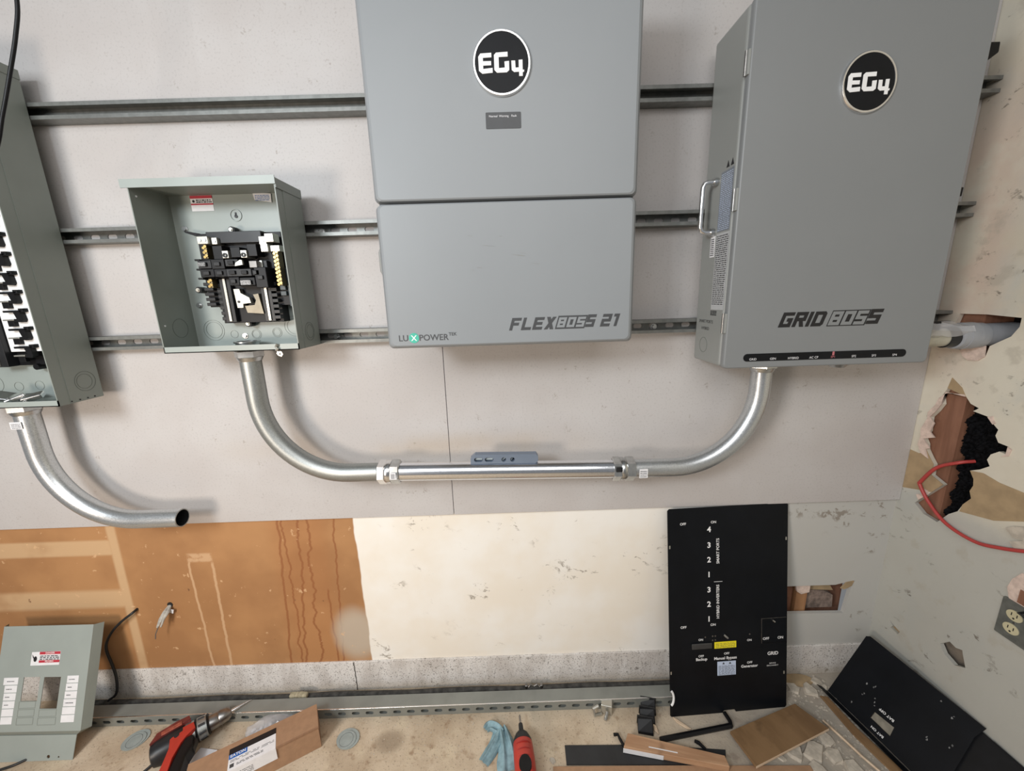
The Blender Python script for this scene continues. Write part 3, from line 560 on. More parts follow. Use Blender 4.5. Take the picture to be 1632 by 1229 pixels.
# neutral bars
for (x, z0, z1, w) in ((-0.6335, 1.550, 1.643, 0.0062), (-0.8245, 1.6275, 1.6635, 0.005), (-0.827, 1.549, 1.574, 0.0055)):
    nb = P('neutral_bar', x - w, x + w, z0, z1, -0.108, -0.085, 'bar'); n = int((z1 - z0) / 0.0098)
    for i in range(n):
        zz = z0 + (i + 0.5) * (z1 - z0) / n
        for sx in (-1, 1): MB().cyl((x + sx * w * 0.55, -0.1105, zz + sx * 0.002), (x + sx * w * 0.55, -0.107, zz + sx * 0.002), 0.0038, 8).build('bar_screw', 'brass', nb, off=PO, smooth=40)
# bus strips and centre plate
for x, z0, z1 in ((-0.7985, 1.455, 1.574), (-0.6855, 1.4545, 1.62)):
    P('bus_rail', x - 0.016, x + 0.014, z0 - 0.003, z1, -0.092, -0.078, 'black2'); b_ = P('bus_strip', x - 0.0035, x + 0.0035, z0, z1, -0.096, -0.088, 'tin', bevel=0.0004)
for i in range(7):
    z = 1.458 + i * 0.0155
    P('stab_notch', -0.826, -0.812, z, z + 0.010, -0.09, -0.078, 'black2'); P('stab_notch', -0.672, -0.655, z, z + 0.010, -0.094, -0.078, 'black2')
    if i > 1: P('side_comb', -0.648, -0.632, z + 0.034, z + 0.046, -0.088, -0.078, 'slate'); P('side_comb', -0.862, -0.836, 1.50 + (i - 2) * 0.014, 1.509 + (i - 2) * 0.014, -0.09, -0.078, 'black2')
P('side_rail', -0.629, -0.606, 1.492, 1.60, -0.082, -0.046, 'slate')
pl_ = MB().plate([(-0.777, 1.545), (-0.760, 1.545), (-0.758, 1.533), (-0.736, 1.520), (-0.733, 1.505), (-0.756, 1.503), (-0.757, 1.492), (-0.774, 1.492)], [], -0.094, -0.08).build('centre_plate', 'tin', pan, off=PO, bevel=0.0005)
MB().cyl((-0.767, -0.0955, 1.509), (-0.767, -0.093, 1.509), 0.0035, 12).build('plate_hole', 'black2', pl_, off=PO)
MB().plate([(-0.750, 1.497), (-0.722, 1.499), (-0.716, 1.512), (-0.722, 1.528), (-0.707, 1.530), (-0.700, 1.474), (-0.746, 1.478)], [], -0.097, -0.08).build('centre_plate', simple('dull_bronze_plate', (0.20, 0.18, 0.14), 0.4, 0.7), pan, off=PO)
P('warm_plate', -0.709, -0.688, 1.600, 1.618, -0.112, -0.09, simple('grey_plate', (0.22, 0.21, 0.20), 0.4, 0.6))
# breakers
for x0, x1, z0, z1, mat in ((-0.842, -0.806, 1.600, 1.622, 'black2'), (-0.840, -0.802, 1.577, 1.599, 'black'), (-0.806, -0.770, 1.598, 1.624, 'black'), (-0.802, -0.768, 1.577, 1.598, 'black'), (-0.768, -0.732, 1.604, 1.623, 'black2'), (-0.769, -0.732, 1.577, 1.598, 'black2'), (-0.766, -0.737, 1.553, 1.576, 'black'), (-0.736, -0.700, 1.577, 1.597, 'black2'), (-0.736, -0.694, 1.552, 1.574, 'black'), (-0.699, -0.678, 1.578, 1.594, 'black'), (-0.693, -0.660, 1.545, 1.60, 'black')):
    br = P('breaker', x0, x1, z0, z1, -0.122, -0.078, mat, bevel=0.002)
    hw = (x1 - x0) * 0.22; xm = (x0 + x1) / 2
    MB().box(xm - hw, xm + hw, -0.127, -0.121, (z0 + z1) / 2 - 0.005, (z0 + z1) / 2 + 0.005).build('toggle', 'black2' if mat == 'black' else 'black', br, off=PO, bevel=0.001)
MB().plate([(-0.736, 1.612), (-0.722, 1.620), (-0.717, 1.619), (-0.717, 1.607), (-0.738, 1.604)], [], -0.128, -0.122).build('toggle_tab', 'tin', pan, off=PO)
lb_ = MB().plate(rect(-0.731, -0.703, 1.554, 1.566), [], -0.1283, -0.127).build('breaker_label', simple('grey_print', (0.28, 0.28, 0.28), 0.5, var=0.5, scale=300), pan, off=PO)
MB().plate(rect(-0.838, -0.818, 1.606, 1.616), [], -0.1283, -0.122).build('breaker_label', simple('grey_print2', (0.16, 0.16, 0.16), 0.5, var=0.5, scale=300), pan, off=PO)
for z in (1.624, 1.599, 1.575): P('breaker_tab', -0.852, -0.838, z - 0.003, z + 0.002, -0.118, -0.08, 'black')
# side and lip knockouts, ground clip
XRS = lambda u, v, w: (PX1 + 0.0012 + w, -u, v)
ring_plate(MB(), 0.10, 1.42, 0.0250, 0.0262, 0, 0.0006, XRS).build('knockout', 'panel_dark', pan, off=PO); ring_plate(MB(), 0.098, 1.42, 0.0185, 0.0195, 0, 0.0006, XRS).build('knockout', 'panel_dark', pan, off=PO)
XLS = lambda u, v, w: (PX0 + 0.0025 + w, -u, v)
ring_plate(MB(), 0.10, 1.44, 0.026, 0.0272, 0, 0.0006, XLS).build('knockout', 'panel_dark', pan, off=PO)
for z in (1.78, 1.45): MB().cyl((PX0 + 0.0024, -0.15, z), (PX0 + 0.0036, -0.15, z), 0.0025, 8).build('screw_hole', 'paper', pan, off=PO)
clip = MB().tube([(-0.632, -0.169, 1.388), (-0.633, -0.174, 1.393), (-0.637, -0.173, 1.386), (-0.632, -0.174, 1.380), (-0.637, -0.174, 1.376)], 0.003, 8)
clip.plate([(-0.633, 1.3735), (-0.622, 1.373), (-0.619, 1.365), (-0.624, 1.359), (-0.632, 1.362), (-0.636, 1.368)], [circle(-0.6265, 1.366, 0.0028, 10)], -0.176, -0.174)
clip.build('ground_clip', 'tin', pan, off=PO, smooth=40)

# left panel, cut off by the frame
LX0, LX1, LZ0, LZ1 = -1.640, -1.2735, 1.236, 2.118
lp_ = thing('breaker_box', (-1.457, 0, LZ0), 'tall open breaker box cut off by the left edge, over the loose conduit end', 'breaker box')
LO = (-1.457, 0, LZ0)
lback = enclosure(lp_, LO, LX0, LX1, LZ0, LZ1, hood=True)
XLR = lambda u, v, w: (LX1 + 0.0012 + w, -u, v)
ring_plate(MB(), 0.085, 1.292, 0.0285, 0.0298, 0, 0.0006, XLR).build('knockout', 'panel_dark', lp_, off=LO); ring_plate(MB(), 0.087, 1.292, 0.021, 0.022, 0, 0.0006, XLR).build('knockout', 'panel_dark', lp_, off=LO)
for yy in (-0.135, -0.112, -0.09, -0.07): MB().cyl((LX1 + 0.001, yy, LZ0 + 0.006), (LX1 + 0.0022, yy, LZ0 + 0.006), 0.0022, 8).build('screw_hole', 'ink', lp_, off=LO)
def Q(name, x0, x1, z0, z1, y0, y1, mat, par=None, bevel=0.001): return MB().box(x0, x1, y0, y1, z0, z1).build(name, mat, par or lp_, off=LO, bevel=bevel)
Q('bus_base', -1.56, -1.383, 1.342, 2.06, -0.062, -0.046, 'black'); Q('bus_plate', -1.475, -1.3835, 1.385, 2.05, -0.076, -0.062, 'white'); Q('bus_rail', -1.53, -1.478, 1.342, 2.05, -0.09, -0.062, 'black2'); Q('bus_strip', -1.505, -1.498, 1.345, 2.05, -0.094, -0.09, 'tin')
MB().cyl((-1.423, -0.046, 1.337), (-1.423, -0.07, 1.337), 0.009, 14).build('mounting_ear', 'black', lp_, off=LO)
for i in range(9):
    z = 1.395 + i * 0.0518
    Q('stab_hook', -1.447, -1.393, z, z + 0.006, -0.09, -0.075, 'black'); Q('stab_hook_tip', -1.402, -1.389, z + 0.001, z + 0.011, -0.09, -0.075, 'black')
    MB().plate([(-1.418, z), (-1.400, z), (-1.3975, z - 0.022), (-1.402, z - 0.028), (-1.424, z - 0.026), (-1.420, z - 0.018), (-1.413, z - 0.018)], [], -0.09, -0.075).build('stab_finger', 'black', lp_, off=LO)
    Q('stab_finger', -1.447, -1.428, z - 0.040, z - 0.023, -0.086, -0.075, 'black'); Q('stab_contact', -1.452, -1.420, z - 0.023, z - 0.019, -0.092, -0.075, 'tin')
for x, z, r in ((-1.5225, 1.2745, 0.014), (-1.458, 1.276, 0.014), (-1.595, 1.285, 0.028)): ring_plate(MB(), x, z, r - 0.0009, r, yb - 0.0008, yb).build('knockout', 'panel', lback, off=LO)
# loose fittings lying in the bottom of the left panel
for i, (x, y, rz, c) in enumerate(((-1.375, -0.135, 30, 'flat bright metal connector lying in the left breaker box, nearest its side'), (-1.425, -0.13, -35, 'bright metal connector lying in the left breaker box, middle one'), (-1.475, -0.12, 15, 'bright metal connector in the left breaker box, nearest the picture edge'))):
    t_ = thing('loose_connector', (x, y, LZ0 + 0.0175), c, 'fitting', 'loose fittings in the left breaker box'); t_.rotation_euler = (R(14 + 8 * i), R(-12 + 14 * i), R(rz))
    MB().box(-0.022, 0.022, -0.016, 0.016, 0, 0.014).build('clamp_body', 'chrome', t_, bevel=0.003); MB().cyl((-0.012, -0.018, 0.006), (-0.012, -0.028, 0.006), 0.004, 8).build('clamp_screw', 'zinc', t_, smooth=40)

# ================================================================ CONDUITS
RC = 0.0285; YC = -0.10
def arc(cx, cz, r, a0, a1, n=18): return [(cx + r * math.cos(R(a0 + (a1 - a0) * i / n)), YC, cz + r * math.sin(R(a0 + (a1 - a0) * i / n))) for i in range(n + 1)]
def conduit(name, pts, mat, label, open_end=False, group='galvanized conduit runs'):
    mb = MB(); 
    if open_end:
        mb.tube(pts, RC, 28, caps=False); inner = pts[-6:]; mb2 = MB()
        o = mb.build(name, mat, off=pts[0], smooth=60, label=label, cat='conduit', group=group)
        MB().tube(pts[-5:], RC - 0.003, 28, caps=False).build('bore', 'black2', o, off=pts[0], smooth=60)
        e = Vector(pts[-1]); d = (e - Vector(pts[-2])).normalized()
        MB().lathe(e, e + d, [(-0.0005, RC), (0.0008, RC), (0.0008, RC - 0.003), (-0.0005, RC - 0.003), (-0.0005, RC)], 28, caps=False).build('cut_rim', 'emt_dull', o, off=pts[0], smooth=40)
        return o
    return mb.tube(pts, RC, 28).build(name, mat, off=pts[0], smooth=60, label=label, cat='conduit', group=group)
ml = [(-0.7600, YC, 1.362), (-0.7600, YC, 1.300)] + arc(-0.510, 1.225, 0.25, 180, 270) + [(-0.41, YC, 0.9745)]
conduit('conduit_elbow', ml, 'emt_dull', 'dull galvanized elbow conduit dropping from the middle breaker box')
mr = [(0.757, YC, 1.287), (0.757, YC, 1.24)] + arc(0.507, 1.207, 0.25, 0, -90) + [(0.37, YC, 0.9575)]
conduit('conduit_elbow', mr, 'emt', 'bright galvanized elbow conduit rising into the hinged grey cabinet')
le = [(-1.4565, YC, 1.226), (-1.4565, YC, 1.13)] + arc(-1.2065, 1.088, 0.25, 180, 270) + [(-1.12, YC, 0.838), (-1.068, YC, 0.8385)]
conduit('conduit_elbow', le, 'emt', 'galvanized elbow conduit with an open cut end, below the left breaker box', True)
conduit('conduit_straight', [(-0.385, YC, 0.9735), (0.345, YC, 0.9585)], 'emt_bright', 'shiny straight conduit carrying the small spirit level')
def nut(mb, p, q, t0, t1, r, ch=0.004): return mb.lathe(p, q, [(t0, r - ch), (t0 + ch * 0.7, r), (t1 - ch * 0.7, r), (t1, r - ch)], 6, ph=0.5)
for (xa, za, lab, mat, oth) in ((-0.386, 0.9738, 'hexagonal compression coupling on the conduit run, left of the spirit level', 'chrome', 'sticker'), (0.349, 0.9580, 'hexagonal compression coupling on the conduit run, right of the spirit level', 'zinc', 'tag')):
    c_ = thing('compression_coupling', (xa, YC, za), lab, 'coupling', 'conduit couplings')
    d = Vector((1, 0, -0.02)); q = lambda t: tuple(d * t)
    nut(MB(), (0, 0, 0), (1, 0, -0.02), -0.0345, -0.009, 0.0385).build('gland_nut', mat, c_, smooth=25); nut(MB(), (0, 0, 0), (1, 0, -0.02), 0.0045, 0.034, 0.0385).build('gland_nut', 'zinc', c_, smooth=25)
    MB().lathe((0, 0, 0), (1, 0, -0.02), [(-0.011, 0.0345), (-0.008, 0.0365), (0.001, 0.0365), (0.006, 0.0345)], 28).build('body', mat, c_, smooth=40)
    if oth == 'sticker':
        s_ = MB().box(0.010, 0.028, -0.0375, -0.0365, -0.010, 0.012).build('sticker', 'paper', c_); print_lines(MB(), 0.013, 0.025, -0.007, 0.009, 7, -0.0378, fill=0.5).build('print', 'ink', s_)
    else: MB().box(-0.030, -0.013, -0.0372, -0.036, 0.006, 0.022).build('dark_window', 'black2', c_, label='dark square label with pale border')
def connector(loc, lab, long=0.03):
    c_ = thing('conduit_connector', loc, lab, 'connector', 'conduit connectors under the boxes')
    nut(MB(), (0, 0, 0), (0, 0, -1), 0.001, 0.004, 0.041, 0.001).build('locknut', 'steel_dark', c_, smooth=25)
    nut(MB(), (0, 0, 0), (0, 0, -1), 0.004, 0.026, 0.0385).build('gland_nut', 'zinc', c_, smooth=25)
    MB().lathe((0, 0, 0), (0, 0, -1), [(0.024, 0.0345), (0.030, 0.033), (0.036, 0.030)], 28).build('collar', 'zinc', c_, smooth=40)
    MB().lathe((0, 0, 0.0175), (0, 0, 1), [(-0.018, 0.03), (0.0, 0.03), (0.0, 0.034), (0.004, 0.034), (0.004, 0.026), (-0.018, 0.026)], 28, caps=False).build('inner_bushing', 'zinc', c_, smooth=40)
    return c_
connector((-0.760, YC, PZ0), 'conduit connector nut under the middle breaker box')
lc = connector((-1.4565, YC, LZ0), 'conduit connector nut under the left breaker box')
connector((0.757, YC, GZ0 + 0.003), 'conduit connector nut under the hinged grey cabinet')
# sticker on elbows
def sticker(x, z, w, h, y, lab, rz=0.0):
    o = MB().plate(rect(-w / 2, w / 2, -h / 2, h / 2), [], -0.0006, 0).build('pipe_sticker', 'paper', off=(0, 0, 0), label=lab, cat='sticker', group='paper stickers on the conduits'); o.location = (x, y, z); o.rotation_euler = (0, R(rz), 0)
    print_lines(MB(), -w / 2 * 0.8, w / 2 * 0.8, -h / 2 * 0.8, h / 2 * 0.8, 4, -0.0009, fill=0.4).build('print', 'greyink', o)
sticker(0.4055, 0.953, 0.026, 0.030, YC - RC - 0.0005, 'white printed sticker on the elbow beside the right coupling')
sticker(-1.462, 1.172, 0.034, 0.022, YC - RC - 0.0005, 'torn white sticker on the loose elbow just under the left breaker box')
# plug under the cabinet
pg = thing('knockout_plug', (0.985, -0.10, GZ0 + 0.003), 'zinc conduit fitting poking out under the cabinet, without a pipe', 'fitting')
MB().lathe((0, 0, 0), (0, 0, -1), [(0, 0.036), (0.012, 0.036), (0.022, 0.028), (0.03, 0.02)], 20).build('plug_body', 'zinc', pg, smooth=35); MB().box(0.028, 0.052, -0.01, 0.006, -0.022, 0).build('screw_lug', 'zinc', pg, bevel=0.002); MB().box(-0.052, -0.03, -0.008, 0.004, -0.014, 0).build('screw_lug', 'steel_dark', pg, bevel=0.002)
# horizontal pipe into the side wall
hp_ = thing('wall_pipe', (1.125, -0.115, 1.353), 'short pale pipe with grey coupling going from the cabinet into the side wall hole', 'pipe')
HO = (1.125, -0.115, 1.353)
MB().cyl((1.125, -0.115, 1.345), (1.30, -0.122, 1.348), 0.0270, 24).build('pipe', 'creampipe', hp_, off=HO, smooth=40)
MB().cyl((1.262, -0.120, 1.347), (1.292, -0.122, 1.348), 0.0305, 24).build('dark_band', 'black2', hp_, off=HO, smooth=40)
MB().lathe((1.288, -0.122, 1.349), (1.47, -0.130, 1.353), [(0, 0.030), (0.003, 0.036), (0.020, 0.037), (0.0205, 0.0385), (0.052, 0.0385), (0.0525, 0.037), (0.075, 0.036), (0.0755, 0.033), (0.17, 0.033)], 26).build('grey_coupling', 'greypvc', hp_, off=HO, smooth=35)
mb = MB(); rs = []
for i in range(8):
    t = i / 7; c0 = Vector((1.150 + 0.16 * t, -0.135, 1.376 - 0.010 * t))
    rs.append([c0 + Vector((0.004 * math.sin(k * 2 + i), 0.034 * (1 - 0.35 * t) * math.cos(k * 0.7854) * (1 + 0.16 * math.sin(i * 2.1 + k * 1.7)), 0.030 * (1 - 0.4 * t) * math.sin(k * 0.7854) * (1 + 0.2 * math.cos(i * 1.7 + k * 2.3)))) for k in range(8)])
mb.rings(rs).build('plastic_wrap', 'film', off=(1.128, -0.125, 1.37), smooth=25, label='crumpled clear plastic bag wrapped over the pipe at the cabinet edge', cat='plastic bag')
MB().box(GX1 - 0.003, 1.215, -0.155, -0.120, 1.372, 1.397).build('pipe_bracket', 'black', off=(GX1, -0.13, 1.38), bevel=0.003, label='small black bracket above the pale pipe, lowest on the cabinet side', cat='bracket', group='black mounting brackets')
MB().plate([(1.124, 2.052), (1.262, 2.058), (1.288, 2.077), (1.287, 2.100), (1.250, 2.100), (1.124, 2.095)], [], -0.09, -0.06).build('mounting_bracket', 'black', off=(1.13, -0.08, 2.06), bevel=0.003, label='black mounting bracket on the cabinet side near the picture top', cat='bracket', group='black mounting brackets')
MB().plate([(1.124, 1.734), (1.268, 1.734), (1.269, 1.757), (1.24, 1.759), (1.124, 1.758)], [], -0.09, -0.06).build('mounting_bracket', 'black', off=(1.13, -0.08, 1.73), bevel=0.003, label='black mounting bracket on the cabinet side over the middle rail', cat='bracket', group='black mounting brackets')

# ================================================================ SPIRIT LEVEL
lv = thing('spirit_level', (-0.026, YC, 0.9935), 'small blue-grey torpedo level resting on the straight conduit', 'spirit level'); lv.rotation_euler = (0, R(1.15), 0)
prof = [(-0.104, 0), (0.098, 0), (0.106, 0.009), (0.106, 0.022), (0.100, 0.030), (-0.090, 0.030), (-0.104, 0.018)]
hl = [rrect(-0.093, -0.066, 0.0065, 0.0205, 0.0069), rrect(-0.060, -0.033, 0.0065, 0.0205, 0.0069), circle(-0.001, 0.0135, 0.0072), circle(0.026, 0.0135, 0.0072)]
MB().plate(prof, hl, -0.012, 0.012).build('frame', 'level', lv, bevel=0.0012)
for i in range(4):
    cx = (-0.0795, -0.0465, -0.001, 0.026)[i]
    if i < 2: MB().cyl((cx - 0.011, 0, 0.0135), (cx + 0.011, 0, 0.0135), 0.0052, 14).build('vial', 'vial', lv, smooth=40)
    else: MB().cyl((cx - 0.005, 0, 0.0085), (cx + 0.005, 0, 0.0185) if i == 2 else (cx + 0.0001, 0, 0.020), 0.004, 14).build('vial', 'vial', lv, smooth=40)
    MB().plate(rect(cx - 0.012, cx + 0.012, 0.0045, 0.0225), [], 0.006, 0.009).build('vial_seat', 'black2', lv)

# ================================================================ BLACK PANEL COVER leaning on the back wall
bc = thing('panel_cover', None, 'tall black cover sheet with white switch lettering leaning against the wall', 'panel cover', mat=frame((0.5395, -0.139, 0.0), (0.426, 0.018, 0), (0, 0.125, 0.765)))
out = [(0.006, 0.001), (0.1955, 0.001), (0.199, 0.009), (0.213, 0.0105), (0.240, 0.011), (0.2455, 0.002), (0.430, 0.004), (0.4355, 0.010), (0.4385, 0.762), (0.4325, 0.7685), (0.008, 0.7685), (0.0015, 0.762), (0.0015, 0.100), (0.012, 0.090), (0.0155, 0.075), (0.012, 0.058), (0.0015, 0.048), (0.0015, 0.006)]
slots = [rrect(a - 0.0028, a + 0.0028, b - 0.0065, b + 0.0065, 0.002, 2) for a, b in ((0.0085, 0.631), (0.4325, 0.638), (0.007, 0.166), (0.4265, 0.137))]
MB().plate(out, slots, 0, 0.0022).build('sheet', 'black_cover', bc)
slot_seen = MB()
for a, b in ((0.0085, 0.631), (0.4325, 0.638), (0.007, 0.166), (0.4265, 0.137)): slot_seen.plate(rrect(a - 0.0024, a + 0.0024, b - 0.006, b + 0.006, 0.002, 2), [], 0.0005, 0.0018)
slot_seen.build('slot_liner', 'tin', bc)
mb = MB()
for s_, u, v, sz in (('OFF', 0.0565, 0.7122, 0.0125), ('ON', 0.1665, 0.7134, 0.0125), ('ON', 0.1624, 0.3372, 0.0125), ('OFF', 0.0539, 0.3345, 0.0125), ('ON', 0.1168, 0.2839, 0.011), ('OFF', 0.1175, 0.2223, 0.0115), ('OFF', 0.2118, 0.2258, 0.0115), ('ON', 0.296, 0.2699, 0.011), ('OFF', 0.2972, 0.1855, 0.0115), ('OFF', 0.3579, 0.2707, 0.0135), ('ON', 0.4119, 0.2714, 0.0135)): put_text(mb, s_, u, v, -0.0005, sz, bold=0.015)
mb.build('switch_lettering', 'white', bc)
mb = MB()
for s_, u, v in (('4', 0.1502, 0.6873), ('3', 0.1497, 0.6304), ('2', 0.1493, 0.5771), ('1', 0.1488, 0.523), ('3', 0.1484, 0.4672), ('2', 0.148, 0.4139), ('1', 0.1475, 0.3589)): put_text(mb, s_, u, v, -0.0005, 0.027, bold=0.03)
mb.build('port_numbers', 'white', bc)
mb = MB(); put_text(mb, 'SMART PORTS', 0.182, 0.608, -0.0005, 0.0145, rot=90, bold=0.015); put_text(mb, 'HYBRID INVERTERS', 0.181, 0.422, -0.0005, 0.0145, rot=90, bold=0.015); mb.plate(rect(0.167, 0.1975, 0.4952, 0.4965), [], -0.0006, 0)
for s_, u, v, sz, bd in (('Backup', 0.1188, 0.2105, 0.0145, 0.02), ('Manual Bypass', 0.207, 0.2092, 0.0145, 0.02), ('Generator', 0.296, 0.1722, 0.0145, 0.02), ('GRID', 0.3837, 0.2137, 0.0175, 0.02), ('SERVICE', 0.3825, 0.1765, 0.0068, 0), ('DISCONNECT', 0.3825, 0.168, 0.0068, 0)): put_text(mb, s_, u, v, -0.0005, sz, bold=bd)
mb.build('section_lettering', 'white', bc)
yl = MB().plate(rect(0.1668, 0.2468, 0.2477, 0.2714), [], -0.0012, 0).build('yellow_label', 'yellow', bc); print_lines(MB(), 0.171, 0.243, 0.250, 0.269, 6, -0.0015, fill=0.3).build('print', 'greyink', yl)
bl = MB().plate(rect(0.177, 0.245, 0.145, 0.197), [], -0.0012, 0).build('pale_label', 'blue_label', bc); print_lines(MB(), 0.181, 0.241, 0.147, 0.184, 9, -0.0015, fill=0.35).plate([(0.195, 0.187), (0.204, 0.187), (0.1995, 0.195)], [], -0.0015, -0.001).plate([(0.219, 0.187), (0.228, 0.187), (0.2235, 0.195)], [], -0.0015, -0.001).build('print', 'greyink', bl)
MB().box(0.0818, 0.1565, -0.006, 0, 0.2515, 0.2725).build('breaker_window', simple('dark_satin', (0.06, 0.06, 0.06), 0.3, 0.3), bc, bevel=0.003)
MB().plate(rect(0.340, 0.434, 0.255, 0.3485), [rect(0.342, 0.434, 0.255, 0.3465)], -0.0015, 0).build('raised_edge', 'steel_dark', bc)
for u, v in ((0.160, 0.295), (0.170, 0.295), (0.160, 0.277 + 0.003), (0.170, 0.28), (0.133, 0.293), (0.297, 0.293)): MB().cyl((u, -0.0004, v), (u, -0.001, v), 0.003, 8).build('stud_mark', 'steel_dark', bc)
MB().tube([(0.200, -0.003, 0.299), (0.206, -0.006, 0.294), (0.2125, -0.006, 0.288)], 0.004, 8).build('lock_tab', 'zinc', bc, smooth=40); MB().tube([(0.380, -0.003, 0.341), (0.388, -0.005, 0.335)], 0.003, 8).build('lock_tab', 'zinc', bc, smooth=40)
MB().tube([(0.008 + 0.012 * math.cos(R(t)) - 0.006, -0.002, 0.074 + 0.028 * math.sin(R(t))) for t in range(-75, 80, 12)], 0.004, 8).build('white_grommet', 'white', bc, smooth=50, label='white edge grommet')

# ================================================================ BLACK TRAY in the corner
TF = frame((1.18, -0.06, 0.015), (0.05, -0.3, 0), (0.13, 0.02, 0.213))
tr = thing('cover_tray', None, 'black folded metal cover leaning in the corner against the cream side wall', 'panel cover', mat=TF)
hole = [(0.1334, 0.0504), (0.1913, 0.0575), (0.1954, 0.0247), (0.1331, 0.0244)]
MB().plate([(0.003, -0.0165), (0.145, -0.0105), (0.33, -0.0075), (0.336, 0.085), (0.327, 0.205), (0.334, 0.2455), (0.01, 0.249), (0.0, 0.240)], [hole], 0, 0.002).build('face_sheet', 'black_cover', tr)
MB().add([(-0.012, -0.003, -0.017), (0.33, -0.003, -0.009), (0.33, -0.030, -0.016), (-0.018, -0.030, -0.020), (-0.012, -0.001, -0.019), (0.33, -0.001, -0.011), (0.33, -0.028, -0.018), (-0.018, -0.028, -0.022)], [(0, 1, 2, 3), (7, 6, 5, 4), (0, 4, 5, 1), (2, 6, 7, 3), (1, 5, 6, 2), (0, 3, 7, 4)]).build('bottom_flange', 'black_cover', tr)
MB().tube([(-0.012, -0.003, -0.0168), (0.145, -0.003, -0.0125), (0.33, -0.003, -0.0085)], 0.0012, 6).build('flange_edge', 'steel_dark', tr)
MB().plate([(0.1344, 0.0494), (0.1905, 0.0565), (0.1942, 0.0257), (0.1341, 0.0254)], [], 0.003, 0.006).build('window_plate', simple('dusty_grey_plate', (0.22, 0.20, 0.16), 0.7, var=0.2, scale=50), tr)
put_text(MB(), 'BAT OFF', 0.161, 0.0715, -0.0005, 0.0115, rot=182, bold=0.02).build('lettering', 'white', tr)
put_text(MB(), 'BAT ON', 0.167, 0.0055, -0.0005, 0.0105, rot=182, bold=0.02).build('lettering', 'white', tr)
mb = MB(); rr = random.Random(5)
for (u, v) in ((0.0734, 0.0171), (0.0861, 0.0739), (0.084, 0.066), (0.0768, 0.1063), (0.1153, 0.0871), (0.1252, 0.0653), (0.120, 0.075), (0.257, 0.1075), (0.26, 0.102), (0.2748, 0.2134), (0.273, 0.206), (0.3041, 0.1302), (0.3065, 0.1412), (0.2368, 0.2258), (0.0997, 0.1194), (0.097, 0.113)):
    mb.plate([(u + rr.uniform(0.0008, 0.0035) * math.cos(k), v + rr.uniform(0.0008, 0.005) * math.sin(k)) for k in (0, 1.2, 2.5, 3.8, 5.1)], [], -0.0006, 0)
mb.build('plaster_marks', simple('chalk_smudge', (0.16, 0.16, 0.16), 0.9, var=0.5, scale=80), tr, kind='stuff')
tr2 = thing('cover_sheet', None, 'second black metal sheet behind the folded cover, at the lower right edge', 'panel cover', mat=frame((1.2325, -0.37, 0.008), (0.02, -0.3, 0), (0.128, 0.01, 0.213)))
MB().plate([(-0.02, 0.0), (0.40, 0.0), (0.40, 0.236), (-0.02, 0.236)], [], 0.006, 0.008).build('sheet', simple('black_satin_sheet', (0.006, 0.0065, 0.008), 0.4, var=0.2, spec=0.3), tr2)
MB().box(0.03, 0.40, 0.001, 0.008, 0.234, 0.237).build('top_fold', 'black_cover', tr2)

# ================================================================ LOOSE BREAKER BOX COVER lower left
lcv = thing('breaker_box_cover', None, 'grey-green breaker box cover with two openings leaning at lower left', 'panel cover', mat=frame((-1.6, -0.2065, 0.0), (1, 0, 0), (0, 0.157, 0.41)))
ou = [(-0.222, 0.100), (0.090, 0.096), (0.0945, 0.4345), (-0.222, 0.4375)]
w1 = [(-0.130, 0.1945), (-0.0725, 0.1935), (-0.0715, 0.2700), (-0.1285, 0.2706)]; w2 = [(-0.0605, 0.1685), (-0.0015, 0.1672), (0.0008, 0.2675), (-0.0572, 0.2687)]
MB().plate(ou, [w1, w2], -0.010, -0.008).build('front_sheet', 'panel_lit', lcv)
MB().add([(0.090, -0.009, 0.096), (0.0945, -0.009, 0.4345), (0.108, 0.014, 0.4335), (0.103, 0.014, 0.094)], [(0, 1, 2, 3)]).build('side_fold', 'panel', lcv)
MB().add([(-0.222, -0.009, 0.100), (-0.222, -0.009, 0.4375), (-0.234, 0.014, 0.4375), (-0.234, 0.014, 0.1)], [(0, 1, 2, 3)]).build('side_fold', 'panel', lcv)
MB().add([(-0.222, -0.009, 0.100), (0.090, -0.009, 0.096), (0.068, 0.002, 0.078), (-0.21, 0.002, 0.083)], [(0, 1, 2, 3)]).build('step_fold', 'panel', lcv)
MB().add([(0.090, -0.009, 0.096), (0.103, 0.014, 0.094), (0.068, 0.014, 0.076), (0.068, 0.002, 0.078)], [(0, 1, 2, 3)]).build('corner_fold', 'panel', lcv)
MB().plate([(-0.21, 0.083), (-0.21, 0.001), (0.0635, 0.001), (0.068, 0.078)], [circle(-0.0205, 0.013, 0.0055, 12), circle(0.0145, 0.011, 0.003, 10)], 0.0, 0.002).build('lower_flange', 'panel_lit', lcv)
tw = MB()
for a, b, c, d in ((-0.134, -0.0755, 0.171, 0.1935), (-0.1345, -0.0765, 0.1455, 0.1685), (-0.135, -0.077, 0.1195, 0.143), (-0.0615, -0.0005, 0.143, 0.166), (-0.0625, 0.0005, 0.117, 0.1405)):
    tw.plate(rect(a, b, c, d), [rect(a + 0.0016, b - 0.0016, c + 0.0016, d - 0.0016)], -0.0104, -0.010)
tw.build('twist_out_outline', 'panel', lcv)
